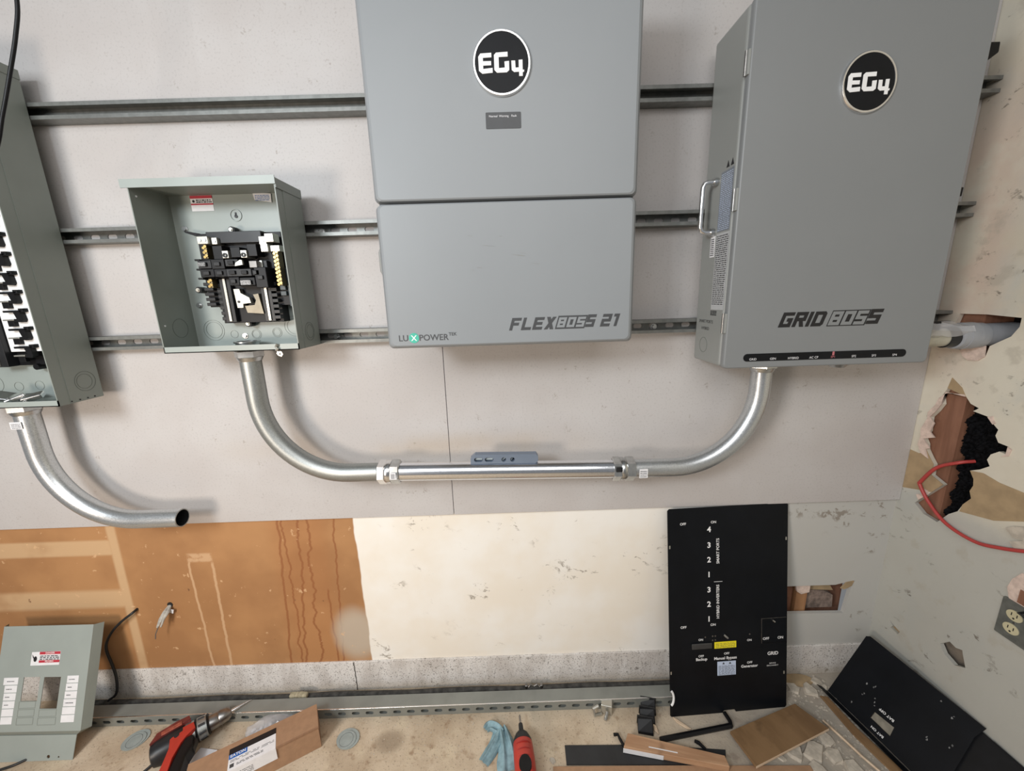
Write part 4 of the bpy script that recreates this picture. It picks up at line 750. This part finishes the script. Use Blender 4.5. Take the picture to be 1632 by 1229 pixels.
for i in range(6):
    zt = 0.2705 - i * 0.0248
    for a, b in ((-0.190 + 0.0002 * i, -0.146 - 0.0008 * i), (0.0240 - 0.0012 * i, 0.0635)):
        la = MB().plate(rect(a - (0.006 if i == 0 and a < -0.1 else 0), b, zt - 0.0225, zt), [], -0.0108, -0.010).build('circuit_label', 'paper', lcv)
        if i < 4: print_lines(MB(), a + 0.006, a + random.uniform(0.018, 0.036), zt - 0.013, zt - 0.009, 1, -0.0111, fill=0.6).build('print', 'greyink', la)
dg = MB().plate([(-0.1108, 0.3072), (-0.0105, 0.3072), (-0.0098, 0.3514), (-0.1102, 0.3506)], [], -0.0108, -0.010).build('danger_label', 'paper', lcv)
MB().plate(rect(-0.0825, -0.0102, 0.342, 0.3508), [], -0.0112, -0.0105).plate(rect(-0.0825, -0.0105, 0.3155, 0.3235), [], -0.0112, -0.0105).build('red_band', 'red_label', dg)
mb = MB(); put_text(mb, 'DANGER', -0.046, 0.3465, -0.0114, 0.008, bold=0.01); put_text(mb, 'PELIGRO', -0.046, 0.3195, -0.0114, 0.0075, bold=0.01); mb.build('band_lettering', 'white', dg)
print_lines(MB(), -0.080, -0.013, 0.3250, 0.3405, 3, -0.0112, fill=0.55).plate(circle(-0.096, 0.328, 0.006, 14, 0.009), [], -0.0112, -0.0105).plate([(-0.108, 0.343), (-0.103, 0.337), (-0.100, 0.33), (-0.104, 0.331)], [], -0.0112, -0.0105).build('print', 'ink', dg)

# ================================================================ FLOOR STRUT and strip
sf = thing('floor_strut', (0, -0.075, 0), 'long slotted strut channel lying on the floor along the wall', 'strut channel')
FO = (0, -0.075, 0); mb = MB(); y0, y1, H = -0.100, -0.052, 0.041
XZF = XZ; n = 47
for i in range(n):
    a = -1.75 + i * 0.0508; b = a + 0.0508; c = a + 0.0254
    mb.plate(rect(a, b, 0.0005, H), [rrect(c - 0.0145, c + 0.0145, 0.0125, 0.0265, 0.0068, 4)], y0, y0 + 0.0025)
mb.build('slotted_face', 'strut_floor', sf, off=FO)
MB().box(-1.75, 0.6376, y0 + 0.0025, y1, H - 0.0025, H).box(-1.75, 0.6376, y0 + 0.0025, y1, 0.0005, 0.003).box(-1.75, 0.6376, y1 - 0.0025, y1, 0.003, 0.010).box(-1.75, 0.6376, y1 - 0.0025, y1, H - 0.010, H - 0.0025).build('channel_body', 'strut_floor', sf, off=FO)
MB().box(-1.75, 0.6376, y0 - 0.0004, y0 + 0.0035, H - 0.0015, H + 0.0006).build('bright_edge', 'chrome', sf, off=FO, bevel=0.0008)
MB().tube([(-1.75 + 0.06 * i, -0.026 + 0.002 * math.sin(i * 0.8), 0.0135 + 0.0006 * math.sin(i * 1.9)) for i in range(42)], 0.013, 10).build('dark_strip', 'gap', off=(-1.75, -0.026, 0), smooth=60, label='dark strip lying between the strut and the concrete curb', cat='strip')  # dark tube filling the gap between strut and curb
for i, (x, lab) in enumerate(((0.055, 'small grey pipe strap lying behind the floor strut, near the wall middle'),)):
    t_ = thing('pipe_strap', (x, -0.03, 0.027), lab, 'strap')
    MB().tube([(-0.030, 0, -0.002), (-0.020, 0, 0.002), (-0.012, 0, 0.012), (0, 0, 0.004), (0.012, 0, 0.012), (0.020, 0, 0.002), (0.032, 0, 0.0)], 0.0035, 6).build('strap_band', 'steel_dark', t_, smooth=40); MB().box(-0.034, -0.024, -0.006, 0.006, -0.002, 0.012).build('strap_foot', 'steel_dark', t_, bevel=0.002); MB().box(0.024, 0.034, -0.006, 0.006, -0.002, 0.012).build('strap_foot', 'steel_dark', t_, bevel=0.002)
wn = thing('foam_scrap', (-0.845, -0.036, 0.024), 'crumpled beige foam scrap sitting on the strip behind the floor strut', 'scrap')
MB().box(-0.035, 0.0, -0.010, 0.010, 0, 0.020).box(-0.005, 0.030, -0.011, 0.009, 0.003, 0.023, Matrix.Rotation(R(8), 4, 'Y')).build('scrap_body', simple('beige_foam', (0.36, 0.32, 0.22), 0.8, var=0.3, scale=90, bump=0.5), wn, bevel=0.005)

# ================================================================ CORDLESS DRILL
dr = thing('cordless_drill', None, 'red and black cordless drill lying on the floor with a pointed bit', 'drill', mat=frame((-1.205, -0.216, 0.046), (0.197, 0.155, 0.008), (0, 0, 1)) @ Matrix.Diagonal((1, 1.2, 1.15, 1)))
# local x along the axis towards the bit, y away from camera; drill lies on its side with the grip towards the camera
MB().lathe((0, 0, 0), (1, 0, 0), [(-0.034, 0.022), (-0.030, 0.030), (-0.015, 0.034), (0.02, 0.035), (0.055, 0.034), (0.062, 0.031)], 20).build('motor_housing', 'black2', dr, smooth=35)
MB().plate([(-0.030, 0.006), (-0.012, 0.030), (0.04, 0.0345), (0.075, 0.031), (0.078, 0.018), (0.05, 0.015), (0.0, 0.010)], [], 0.0, 0.037, lambda u, v, w: (u, v, w)).build('upper_shell', simple('dark_worn_red', (0.16, 0.03, 0.025), 0.45, var=0.3, scale=40), dr, bevel=0.004)
MB().box(0.0, 0.055, 0.012, 0.024, 0.0368, 0.0385).build('name_plate', simple('worn_red', (0.33, 0.08, 0.05), 0.5, var=0.3, scale=80), dr, bevel=0.001)
MB().plate([(0.022, -0.012), (0.050, 0.006), (0.086, 0.004), (0.090, -0.018), (0.066, -0.030), (0.052, -0.042), (0.030, -0.075), (0.012, -0.130), (-0.018, -0.130), (0.006, -0.075), (0.020, -0.040)], [circle(0.040, -0.010, 0.007, 12)], 0.004, 0.033, lambda u, v, w: (u, v, w)).build('side_shell', 'red', dr, bevel=0.004)
MB().plate([(0.060, -0.030), (0.084, -0.030), (0.080, -0.062), (0.062, -0.085), (0.044, -0.140), (0.004, -0.140), (0.030, -0.080), (0.046, -0.050)], [], -0.014, 0.029, lambda u, v, w: (u, v, w)).build('grip', 'black', dr, bevel=0.006)
MB().plate([(0.082, -0.034), (0.091, -0.040), (0.080, -0.066), (0.070, -0.066)], [], -0.004, 0.016, lambda u, v, w: (u, v, w)).build('trigger', 'black2', dr, bevel=0.002)
gear = MB().lathe((0, 0, 0), (1, 0, 0), [(0.058, 0.031), (0.066, 0.032), (0.086, 0.030), (0.088, 0.026)], 24).build('gear_case', 'emt_dull', dr, smooth=35)
MB().lathe((0, 0, 0), (1, 0, 0), [(0.086, 0.0305), (0.089, 0.033), (0.092, 0.0305)], 24).build('collar_ring', 'black', dr, smooth=35)
cl_ = MB().lathe((0, 0, 0), (1, 0, 0), [(0.090, 0.029), (0.093, 0.031), (0.118, 0.0285), (0.120, 0.026)], 24).build('torque_collar', 'emt_dull', dr, smooth=35)
for k in range(9):
    a = 2 * math.pi * k / 9; d = Vector((0, math.cos(a), math.sin(a)))
    MB().tube([Vector((0.096, 0, 0)) + d * 0.0295, Vector((0.114, 0, 0)) + d * 0.028], 0.0036, 6).build('collar_slot', 'ink', cl_, smooth=40)
MB().lathe((0, 0, 0), (1, 0, 0), [(0.119, 0.027), (0.121, 0.029), (0.124, 0.027)], 24).build('collar_ring', 'black', dr, smooth=35)
MB().lathe((0, 0, 0), (1, 0, 0), [(0.122, 0.022), (0.126, 0.0225), (0.150, 0.0215), (0.152, 0.0205), (0.155, 0.0215), (0.176, 0.0195), (0.186, 0.014), (0.188, 0.008)], 24).build('chuck', 'steel_dark', dr, smooth=35)
MB().lathe((0, 0, 0), (1, 0, 0), [(0.186, 0.0048), (0.20, 0.0048), (0.250, 0.0006)], 12).build('drill_bit', 'chrome', dr, smooth=40)
MB().plate([(-0.034, -0.138), (0.040, -0.138), (0.030, -0.185), (-0.052, -0.185)], [], -0.026, 0.032, lambda u, v, w: (u, v, w)).build('battery', 'red', dr, bevel=0.006)

# ================================================================ RED DRIVER
dv = thing('screwdriver_tool', None, 'red cordless screwdriver with grey nose pointing at the wall, beside the blue rag', 'screwdriver', mat=frame((0.0035, -0.226, 0.035), (0.08, -1, 0), (0, 0, 1)))
MB().lathe((0, 0, 0), (1, 0, 0), [(-0.034, 0.010), (-0.030, 0.014), (-0.022, 0.022), (-0.004, 0.031), (0.004, 0.032), (0.006, 0.029)], 20).build('nose_cone', 'black2', dv, smooth=35)
MB().lathe((0, 0, 0), (1, 0, 0), [(0.002, 0.030), (0.006, 0.0325), (0.05, 0.0345), (0.13, 0.034), (0.15, 0.028)], 20).build('housing', 'red', dv, smooth=35)
MB().lathe((0, 0, 0), (1, 0, 0), [(-0.058, 0.007), (-0.050, 0.008), (-0.034, 0.0085), (-0.032, 0.012)], 12).build('bit_holder', 'black2', dv, smooth=35)
MB().lathe((0, 0, 0), (1, 0, 0), [(-0.088, 0.0018), (-0.084, 0.0035), (-0.058, 0.0035)], 8).build('driver_bit', 'steel_dark', dv, smooth=35)
for k in range(3): MB().tube([(0.02 + 0.02 * k, 0.030 * math.cos(t), 0.0342 * math.sin(t) if True else 0) for t in [0.35 + 0.25 * i for i in range(9)]], 0.0018, 6).build('grip_rib', simple('deep_red', (0.30, 0.02, 0.015), 0.5), dv, smooth=40)
MB().plate(circle(0.085, 0.0, 0.026, 16, 0.020), [], 0.026, 0.0365, lambda u, v, w: (u, v, w)).build('grip_pad', 'black', dv, bevel=0.003)

# ================================================================ CARDBOARD BOX
bx_ = thing('cardboard_box', None, 'long brown cardboard box with white and blue printed label on the floor', 'box', mat=frame((-0.692, -0.1935, 0.0), (0.875, 0.483, 0), (0, 0, 1)))
# local x runs along the box (0 = right end, negative to the left), y to the back
MB().box(-0.365, 0, 0.0, 0.003, 0.001, 0.088).build('front_wall', 'card', bx_); MB().box(-0.365, 0, 0.082, 0.085, 0.001, 0.088).build('rear_wall', 'card', bx_); MB().box(-0.365, -0.003, 0.003, 0.082, 0.001, 0.004).build('bottom', 'card', bx_)
MB().box(-0.365, 0.001, -0.002, 0.087, 0.088, 0.091).build('lid', 'card', bx_)
MB().add([(0.0, 0.003, 0.002), (0.0, 0.082, 0.002), (0.001, 0.082, 0.087), (0.001, 0.003, 0.087), (-0.003, 0.003, 0.002), (-0.003, 0.082, 0.002), (-0.003, 0.082, 0.087), (-0.003, 0.003, 0.087)], [(0, 1, 2, 3), (7, 6, 5, 4), (0, 4, 5, 1), (2, 6, 7, 3)]).build('end_flap', 'card_edge', bx_)
MB().box(-0.365, 0.0015, -0.0032, 0.001, 0.0835, 0.0912).build('folded_edge', 'card_edge', bx_, bevel=0.001)
lab = MB().box(-0.255, -0.125, -0.0022, 0.052, 0.0911, 0.0919).box(-0.255, -0.125, -0.0042, -0.0022, 0.048, 0.0919).build('shipping_label', 'paper', bx_)
LT = lambda u, v, w: (u, v, 0.092 + w)
MB().box(-0.255, -0.125, 0.048, 0.068, 0.0911, 0.0925).build('black_strip', 'ink', bx_)
MB().plate(rect(-0.2545, -0.205, 0.033, 0.0505), [], 0, 0.0004, LT).build('blue_field', 'blue', lab)
mb = MB(); put_text(mb, 'EATON', -0.230, 0.0415, 0.0006, 0.0125, LT, bold=0.02); mb.build('label_lettering', 'white', lab)
print_lines(MB(), -0.25, -0.13, 0.022, 0.031, 2, 0.0003, LT, 0.35).plate(rect(-0.25, -0.239, 0.004, 0.016), [], 0, 0.0003, LT).build('print', 'greyink', lab)
print_lines(MB(), -0.232, -0.16, 0.006, 0.014, 2, 0.0003, LT, 0.45).build('print', 'ink', lab)
LF = lambda u, v, w: (u, -0.0043 - w, v)
print_lines(MB(), -0.25, -0.19, 0.055, 0.078, 4, 0.0002, LF, 0.35).build('print', 'greyink', lab)
# paper sheet beside it, bag of parts behind it
MB().add([(-1.115, -0.185, 0.004), (-1.045, -0.200, 0.012), (-1.05, -0.245, 0.006), (-1.13, -0.25, 0.001), (-1.115, -0.185, 0.0035), (-1.045, -0.200, 0.0115), (-1.05, -0.245, 0.0055), (-1.13, -0.25, 0.0005)], [(0, 1, 2, 3), (7, 6, 5, 4), (0, 1, 5, 4), (1, 2, 6, 5), (2, 3, 7, 6), (3, 0, 4, 7)]).build('paper_sheet', 'paper', off=(-1.09, -0.22, 0), label='sheet of white paper between the drill and the cardboard box', cat='paper')
pb = thing('parts_bag', (-0.90, -0.118, 0), 'clear plastic bag of small dark fittings behind the cardboard box', 'plastic bag')
mb = MB(); rs = []
for i in range(9):
    t = i / 8; c0 = Vector((-0.075 + 0.14 * t, -0.035 + 0.055 * t, 0.020)); w = 0.026 * math.sin(math.pi * (0.12 + 0.8 * t)) + 0.006; h = 0.018 * math.sin(math.pi * (0.1 + 0.85 * t)) + 0.002
    rs.append([c0 + Vector((-0.35 * w * math.cos(k * 0.6283), w * math.cos(k * 0.6283) * (1 + 0.15 * math.sin(3 * i + k)), h * math.sin(k * 0.6283) * (1 + 0.3 * math.sin(2 * i + 2 * k)))) for k in range(10)])
mb.rings(rs).build('bag_film', 'film', pb, smooth=25)
rr = random.Random(9)
for i in range(10): MB().lathe((-0.05 + 0.011 * i, -0.03 + 0.005 * i + rr.uniform(-0.006, 0.006), 0.013 + rr.uniform(0, 0.006)), (-0.05 + 0.011 * i + rr.uniform(-1, 1), rr.uniform(-1, 1), 0.3), [(0, 0.008), (0.008, 0.008)], 6).build('bagged_nut', 'steel_dark' if i > 4 else 'paper', pb)

# ================================================================ SMALL THINGS ON THE FLOOR
for (x, y, lab, rz) in ((-1.372, -0.150, 'round grey knockout disc on the floor beside the loose breaker box cover', 25), (-0.609, -0.172, 'round grey knockout disc on the floor right of the cardboard box', -15)):
    k_ = thing('knockout_disc', (x, y, 0), lab, 'disc', 'knockout discs on the floor'); k_.rotation_euler = (0, 0, R(rz))
    MB().plate(circle(0, 0, 0.040, 28, 0.034), [], 0.001, 0.003, lambda u, v, w: (u, v, w)).build('rim', 'knock', k_)
    MB().plate(circle(-0.002, -0.006, 0.033, 28, 0.029), [], 0.003, 0.0055, lambda u, v, w: (u, v, w)).build('disc', 'knock', k_); ring_plate(MB(), -0.002, -0.006, 0.0225, 0.0232, 0.0055, 0.0058, lambda u, v, w: (u, v, w)).build('groove', 'greyink', k_)
# rag
rg = MB(); nu, nv = 22, 26; rs = []
rr = random.Random(11)
def lobe(path, widths, h, ph, folds):
    n = 30; m = 26; P_ = bez([(x, y, 0) for x, y in path], 10); vs = []; N_ = len(P_) - 1
    for i, c0 in enumerate(P_):
        t = i / N_; d = (P_[min(i + 1, N_)] - P_[max(i - 1, 0)]).normalized(); sd = Vector((-d.y, d.x, 0)); k = t * (len(widths) - 1); k0 = min(int(k), len(widths) - 2); w = widths[k0] + (widths[k0 + 1] - widths[k0]) * (k - k0)
        for j in range(m + 1):
            q = j / m * 2 - 1; e = max(0.0, 1 - q * q) ** 0.5
            z = 0.0015 + h * e * (0.62 + 0.30 * math.cos(q * folds + ph + 1.8 * t) + 0.10 * math.sin(q * folds * 1.9 - 2.0 * t + ph)) * (0.45 + 0.55 * math.sin(math.pi * min(1, 0.25 + t)))
            p = c0 + sd * (q * w * (1 + 0.10 * math.sin(7 * t + ph))); vs.append((p.x, p.y, max(0.001, z)))
    rg.add(vs, [(i * (m + 1) + j, i * (m + 1) + j + 1, (i + 1) * (m + 1) + j + 1, (i + 1) * (m + 1) + j) for i in range(N_) for j in range(m)])
lobe([(-0.075, -0.165), (-0.084, -0.195), (-0.105, -0.230), (-0.128, -0.262)], [0.020, 0.022, 0.024, 0.017], 0.018, 0.5, 6)
lobe([(-0.068, -0.158), (-0.055, -0.20), (-0.044, -0.25), (-0.042, -0.29)], [0.016, 0.030, 0.038, 0.036], 0.026, 2.0, 7)
lobe([(-0.062, -0.175), (-0.085, -0.158), (-0.112, -0.147), (-0.126, -0.162)], [0.010, 0.018, 0.020, 0.010], 0.024, 1.0, 5)
rg.build('rag', 'rag', off=(-0.08, -0.2, 0), smooth=80, label='crumpled blue cloth rag on the floor beside the red screwdriver', cat='rag')
lg_ = thing('metal_lug', (0.315, -0.108, 0), 'silver metal clamp lug on the floor in front of the strut', 'clamp')
MB().box(-0.018, 0.022, -0.014, 0.018, 0.0, 0.040, Matrix.Rotation(R(-15), 4, 'Z')).build('clamp_block', 'tin', lg_, bevel=0.003); MB().tube([(-0.02, -0.015, 0.006), (-0.045, -0.022, 0.010), (-0.05, -0.012, 0.028), (-0.030, -0.006, 0.032)], 0.006, 8).build('clamp_arm', 'tin', lg_, smooth=40); MB().cyl((0.0, -0.02, 0.02), (-0.012, -0.042, 0.012), 0.006, 10).build('clamp_screw', 'zinc', lg_, smooth=40)
# three black caps in a row
for i, (x, y) in enumerate(((0.470, -0.112), (0.455, -0.145), (0.437, -0.178))):
    k_ = thing('filler_plate', (x, y, 0), ('black filler plate nearest the strut, rearmost of three', 'middle one of three black filler plates by the wood offcut', 'front one of three black filler plates, touching the wood offcut')[i], 'filler plate', 'black filler plates'); k_.rotation_euler = (0, 0, R(-12))
    MB().add([(-0.026, -0.018, 0.001), (0.026, -0.018, 0.001), (0.026, 0.016, 0.001), (-0.026, 0.016, 0.001), (-0.026, -0.014, 0.008), (0.024, -0.014, 0.010), (0.024, 0.014, 0.038), (-0.026, 0.014, 0.030)], [(3, 2, 1, 0), (4, 5, 6, 7), (0, 1, 5, 4), (1, 2, 6, 5), (2, 3, 7, 6), (3, 0, 4, 7)]).build('plate_body', 'black', k_, bevel=0.002)
    MB().box(-0.028, 0.027, 0.013, 0.017, 0.006, 0.042).build('back_edge', 'black2', k_, bevel=0.001)
# flat black sheet, cardboard strip, wood offcuts
MB().plate([(0.147, -0.219), (0.42, -0.226), (0.68, -0.25), (0.66, -0.292), (0.145, -0.276)], [], 0.001, 0.004, lambda u, v, w: (u, v, w)).build('black_sheet', simple('matt_black_sheet', (0.018, 0.019, 0.021), 0.55, var=0.2, scale=15), off=(0.4, -0.25, 0), label='flat black sheet lying on the floor under the wood offcut', cat='sheet')
MB().plate([(0.10, -0.283), (0.40, -0.290), (0.92, -0.306), (0.92, -0.42), (0.10, -0.42)], [], 0.005, 0.009, lambda u, v, w: (u, v, w)).build('cardboard_strip', 'card', off=(0.5, -0.34, 0), label='brown cardboard strip along the bottom picture edge', cat='cardboard')
ws = thing('wood_offcut', None, 'narrow wood offcut with one white-painted edge lying across the black sheet', 'wood', mat=frame((0.350, -0.228, 0.006), (0.313, -0.072, 0), (0, 0, 1)))
MB().plate([(-0.006, -0.022), (0.318, -0.016), (0.312, 0.014), (0.01, 0.024)], [], 0.0, 0.024, lambda u, v, w: (u, v, w)).build('board', 'wood', ws, bevel=0.0015); MB().plate([(-0.007, -0.0228), (0.12, -0.0206), (0.12, -0.0200), (-0.007, -0.0218)], [], 0.0, 0.018, lambda u, v, w: (u, v, w)).plate(rect(0.075, 0.165, -0.008, -0.005), [], 0.024, 0.0244, lambda u, v, w: (u, v, w)).build('white_paint', 'paper', ws)
pw = thing('plywood_piece', None, 'square piece of brown plywood lying on the rubble', 'plywood', mat=frame((0.718, -0.208, 0.012), (0.288, 0.085, 0.004), (-0.02, 0.1, 1)))
MB().plate([(0.0, 0.0), (0.292, -0.002), (0.312, -0.105), (-0.012, -0.112)], [], 0.0, 0.010, lambda u, v, w: (u, v, w)).build('sheet', 'ply', pw, bevel=0.0008)
MB().plate([(-0.012, -0.112), (0.312, -0.105), (0.312, -0.1065), (-0.012, -0.1135)], [], 0.002, 0.008, lambda u, v, w: (u, v, w)).build('ply_edge', 'pale_wood', pw)
sp_ = [([(0.548, -0.142), (0.556, -0.146), (0.597, -0.184), (0.583, -0.182), (0.556, -0.160)], 'long pale wood splinter below the tall black cover corner'), ([(0.470, -0.158), (0.478, -0.170), (0.478, -0.196), (0.466, -0.182)], 'short pale wood splinter beside the black filler plates')]
for p_, lab in sp_: MB().plate(p_, [], 0.001, 0.006, lambda u, v, w: (u, v, w)).build('wood_splinter', 'pale_wood', off=(p_[0][0], p_[0][1], 0), label=lab, cat='splinter', group='pale splinters', bevel=0.001)
br_ = thing('bent_bracket', (0.60, -0.19, 0), 'black bent flat bar lying under the tall black cover', 'bracket')
MB().tube([(0.738 - 0.60, -0.135 + 0.19, 0.008), (0.742 - 0.60, -0.165 + 0.19, 0.008), (0.738 - 0.60, -0.180 + 0.19, 0.008)], 0.007, 6).tube([(0.738 - 0.60, -0.180 + 0.19, 0.008), (0.60 - 0.60, -0.199 + 0.19, 0.008), (0.475 - 0.60, -0.216 + 0.19, 0.008)], 0.0085, 6).build('bar', 'black', br_, smooth=30)
MB().tube([(0.320, -0.196, 0.010), (0.335, -0.196, 0.010), (0.338, -0.21, 0.010), (0.350, -0.245, 0.010)], 0.005, 8).build('black_hook', 'black', off=(0.33, -0.2, 0), smooth=40, label='small black hook poking out beside the wood offcut end', cat='hook')
MB().tube([(0.590, -0.222, 0.006), (0.600, -0.230, 0.008), (0.615, -0.248, 0.006)], [0.005, 0.006, 0.004], 8).build('black_plug', 'black', off=(0.6, -0.23, 0), smooth=40, label='little black rubber plug between the wood offcut and plywood', cat='plug')
# strips beside the tray, tan disc
MB().plate([(1.125, -0.085), (1.150, -0.09), (1.165, -0.20), (1.20, -0.33), (1.165, -0.34), (1.135, -0.22)], [], 0.001, 0.006, lambda u, v, w: (u, v, w)).build('veneer_strip', 'ply', off=(1.15, -0.2, 0), label='thin brown veneer strip along the foot of the corner black cover', cat='wood', bevel=0.001)
MB().tube([(1.065, -0.175, 0.010), (1.085, -0.235, 0.012), (1.105, -0.29, 0.010), (1.13, -0.35, 0.012)], 0.004, 6).build('wood_sliver', 'pale_wood', off=(1.09, -0.25, 0), smooth=40, label='long pale sliver of wood on the rubble right of the plywood', cat='splinter')
MB().plate(circle(1.085, -0.020, 0.062, 24, 0.026), [], 0.0, 0.004, lambda u, v, w: (u, v, w)).build('cardboard_disc', 'tanpaper', off=(1.085, -0.02, 0), label='oval tan cardboard piece on the floor behind the tall black cover', cat='cardboard')
# plaster rubble: larger chunks one by one, crumbs as stuff
def chunk(rr, r):
    n = rr.randint(5, 8); top = []; bot = []
    for k in range(n):
        a = 2 * math.pi * k / n; q = r * rr.uniform(0.6, 1.15); bot.append((q * math.cos(a), q * math.sin(a) * 0.8, 0.0)); top.append((q * 0.88 * math.cos(a + 0.1), q * 0.70 * math.sin(a + 0.1), min(0.012, r * rr.uniform(0.2, 0.45))))
    return MB().rings([bot, top])
rr = random.Random(21)
where = [(0.0997, -0.2596, 0.012, 'lone white plaster crumb on the floor right of the red screwdriver'), (0.847, -0.276, 0.017, 'white plaster chunk touching the front of the plywood'), (1.02, -0.175, 0.015, 'small plaster chunk right behind the plywood corner'),
         (1.05, -0.055, 0.030, 'flat plaster chunk in front of the oval tan cardboard'), (1.105, -0.062, 0.034, 'broken plaster chunk between the tan cardboard and the corner cover'), (1.155, -0.030, 0.024, 'plaster lump against the curb beside the corner cover'), (1.165, -0.055, 0.016, 'small plaster lump at the tip of the corner cover flange'),
         (0.90, -0.268, 0.036, 'cracked plaster slab at the front edge of the plywood'), (0.965, -0.262, 0.042, 'largest cracked plaster slab right of the plywood front'), (1.02, -0.275, 0.036, 'broken plaster slab near the pale wood sliver'), (0.94, -0.315, 0.036, 'plaster slab at the bottom picture edge below the plywood'), (1.035, -0.232, 0.028, 'plaster slab beside the plywood right corner'), (1.055, -0.318, 0.034, 'plaster slab between the wood sliver and the bottom edge')]
for x, y, r, lab in where:
    o = chunk(rr, r).build('plaster_chunk', 'plaster', off=(0, 0, 0), label=lab, cat='plaster chunk', group='broken plaster chunks'); o.location = (x, y, 0.0); o.rotation_euler = (0, 0, rr.uniform(0, 6))
cr = MB()
for i in range(520):
    if i < 400:
        x = rr.uniform(0.99, 1.19); y = rr.uniform(-0.36, -0.004); r = rr.uniform(0.0015, 0.007)
        if x > 1.17 - 0.2 * (y + 0.06) and y < -0.06: continue
    else: x = rr.uniform(-0.53, 0.12); y = rr.uniform(-0.25, -0.105); r = rr.uniform(0.0008, 0.0028)
    k = chunk(rr, r); cr.add([(a + x, b + y, c) for a, b, c in k.v], k.f)
cr.build('plaster_crumbs', 'plaster', off=(1.0, -0.15, 0), kind='stuff', label='fine white plaster crumbs scattered over the floor', cat='rubble')

# ================================================================ CABLES, OUTLET
MB().tube(bez([(-0.957, -0.30, 2.35), (-0.958, -0.30, 2.2), (-0.964, -0.30, 2.11), (-0.985, -0.30, 2.05), (-1.019, -0.30, 1.98), (-1.055, -0.30, 1.91), (-1.10, -0.30, 1.83), (-1.2, -0.30, 1.74)]), 0.0036, 10).build('hanging_cable', 'black', off=(-0.96, -0.3, 2.3), smooth=60, label='thin black cable hanging in front of the left breaker box', cat='cable')
MB().tube(bez([(XR + 0.03, -0.16, 0.972), (XR, -0.145, 0.962), (XR - 0.012, -0.10, 0.925), (XR - 0.014, -0.066, 0.862), (XR - 0.012, -0.064, 0.845), (XR - 0.010, -0.098, 0.802), (XR - 0.010, -0.157, 0.762), (XR - 0.010, -0.234, 0.752), (XR - 0.008, -0.292, 0.770), (XR - 0.008, -0.36, 0.805), (XR - 0.008, -0.45, 0.86)]), 0.0052, 10).build('red_cable', 'redcable', off=(XR, -0.15, 0.9), smooth=60, label='red cable coming out of the big broken hole in the side wall', cat='cable')
MB().tube(bez([(-1.418, 0.014, 0.405), (-1.425, -0.006, 0.400), (-1.46, -0.012, 0.375), (-1.50, -0.014, 0.338), (-1.535, -0.014, 0.29), (-1.545, -0.016, 0.25), (-1.538, -0.018, 0.19), (-1.535, -0.020, 0.13), (-1.55, -0.022, 0.06), (-1.58, -0.030, 0.035)]), 0.0045, 10).build('black_cable', 'black2', off=(-1.42, 0, 0.4), smooth=60, label='black cable from the orange wall down behind the loose breaker box cover', cat='cable')
MB().tube(bez([(-1.80, -0.25, 0.005), (-1.745, -0.230, 0.005), (-1.715, -0.217, 0.005), (-1.68, -0.19, 0.005)]), 0.004, 8).build('black_cable', 'black2', off=(-1.74, -0.23, 0), smooth=60, label='bit of black cable at the bottom left corner under the loose cover', cat='cable')
MB().tube(bez([(-1.30, -0.30, 0.005), (-1.258, -0.262, 0.005), (-1.235, -0.235, 0.012), (-1.225, -0.226, 0.022)]), 0.004, 8).build('black_cable', 'black2', off=(-1.25, -0.25, 0), smooth=60, label='black cable running under the rear of the cordless drill', cat='cable')
wi = thing('torn_wire', (-1.295, YD, 0.415), 'torn white wire end sticking out of a hole in the orange wall', 'wire')
MB().cyl((0.002, 0, 0.004), (0.002, -0.002, 0.004), 0.010, 12).build('wall_hole', 'ink', wi)
for k, (dx, dz) in enumerate(((0.0, 0.0), (0.008, -0.004), (-0.006, -0.006))): MB().tube([(dx * 0.3, 0, 0), (dx, -0.02, -0.006 + dz), (dx - 0.008, -0.034, -0.028), (dx - 0.020, -0.04, -0.052 + dz)], [0.004, 0.006, 0.004, 0.003], 7).build('sheath', 'sheath', wi, smooth=40)
MB().tube([(-0.016, -0.038, -0.045), (-0.036, -0.042, -0.085), (-0.040, -0.043, -0.105)], 0.002, 6).build('conductor', 'zinc', wi, smooth=40); MB().plate([(0.0, -0.006), (0.020, -0.012), (0.016, -0.026), (0.002, -0.020)], [], -0.012, -0.009).build('torn_sheath', 'paper', wi)
ot = thing('power_outlet', (XR, -0.36, 0.585), 'duplex power outlet with grey cover plate on the cream side wall', 'outlet')
OO = (XR, -0.36, 0.585); YW = lambda u, v, w: (XR - w, u, v)
MB().plate(rrect(-0.395, -0.325, 0.528, 0.642, 0.003), [], 0, 0.006, YW).build('cover_plate', 'wallplate', ot, off=OO, bevel=0.0015)
for z in (0.6045, 0.5635):
    f_ = MB().plate(circle(-0.3575, z, 0.0175, 24, 0.0150), [], 0.005, 0.008, YW).build('receptacle', 'ivory', ot, off=OO)
    MB().plate(rect(-0.3525, -0.3505, z - 0.002, z + 0.007), [], 0.008, 0.0084, YW).plate(rect(-0.3645, -0.3625, z - 0.002, z + 0.007), [], 0.008, 0.0084, YW).plate(circle(-0.3575, z - 0.008, 0.0025, 10), [], 0.008, 0.0084, YW).build('socket_slots', 'ink', f_, off=OO)
MB().cyl((XR - 0.006, -0.36, 0.584), (XR - 0.0072, -0.36, 0.584), 0.003, 10).build('plate_screw', 'zinc', ot, off=OO)
MB().tube([(XR - 0.007, -0.378, 0.634), (XR - 0.02, -0.372, 0.628), (XR - 0.012, -0.386, 0.622)], 0.004, 8).build('dark_wire_nub', 'black', ot, off=OO, smooth=40)
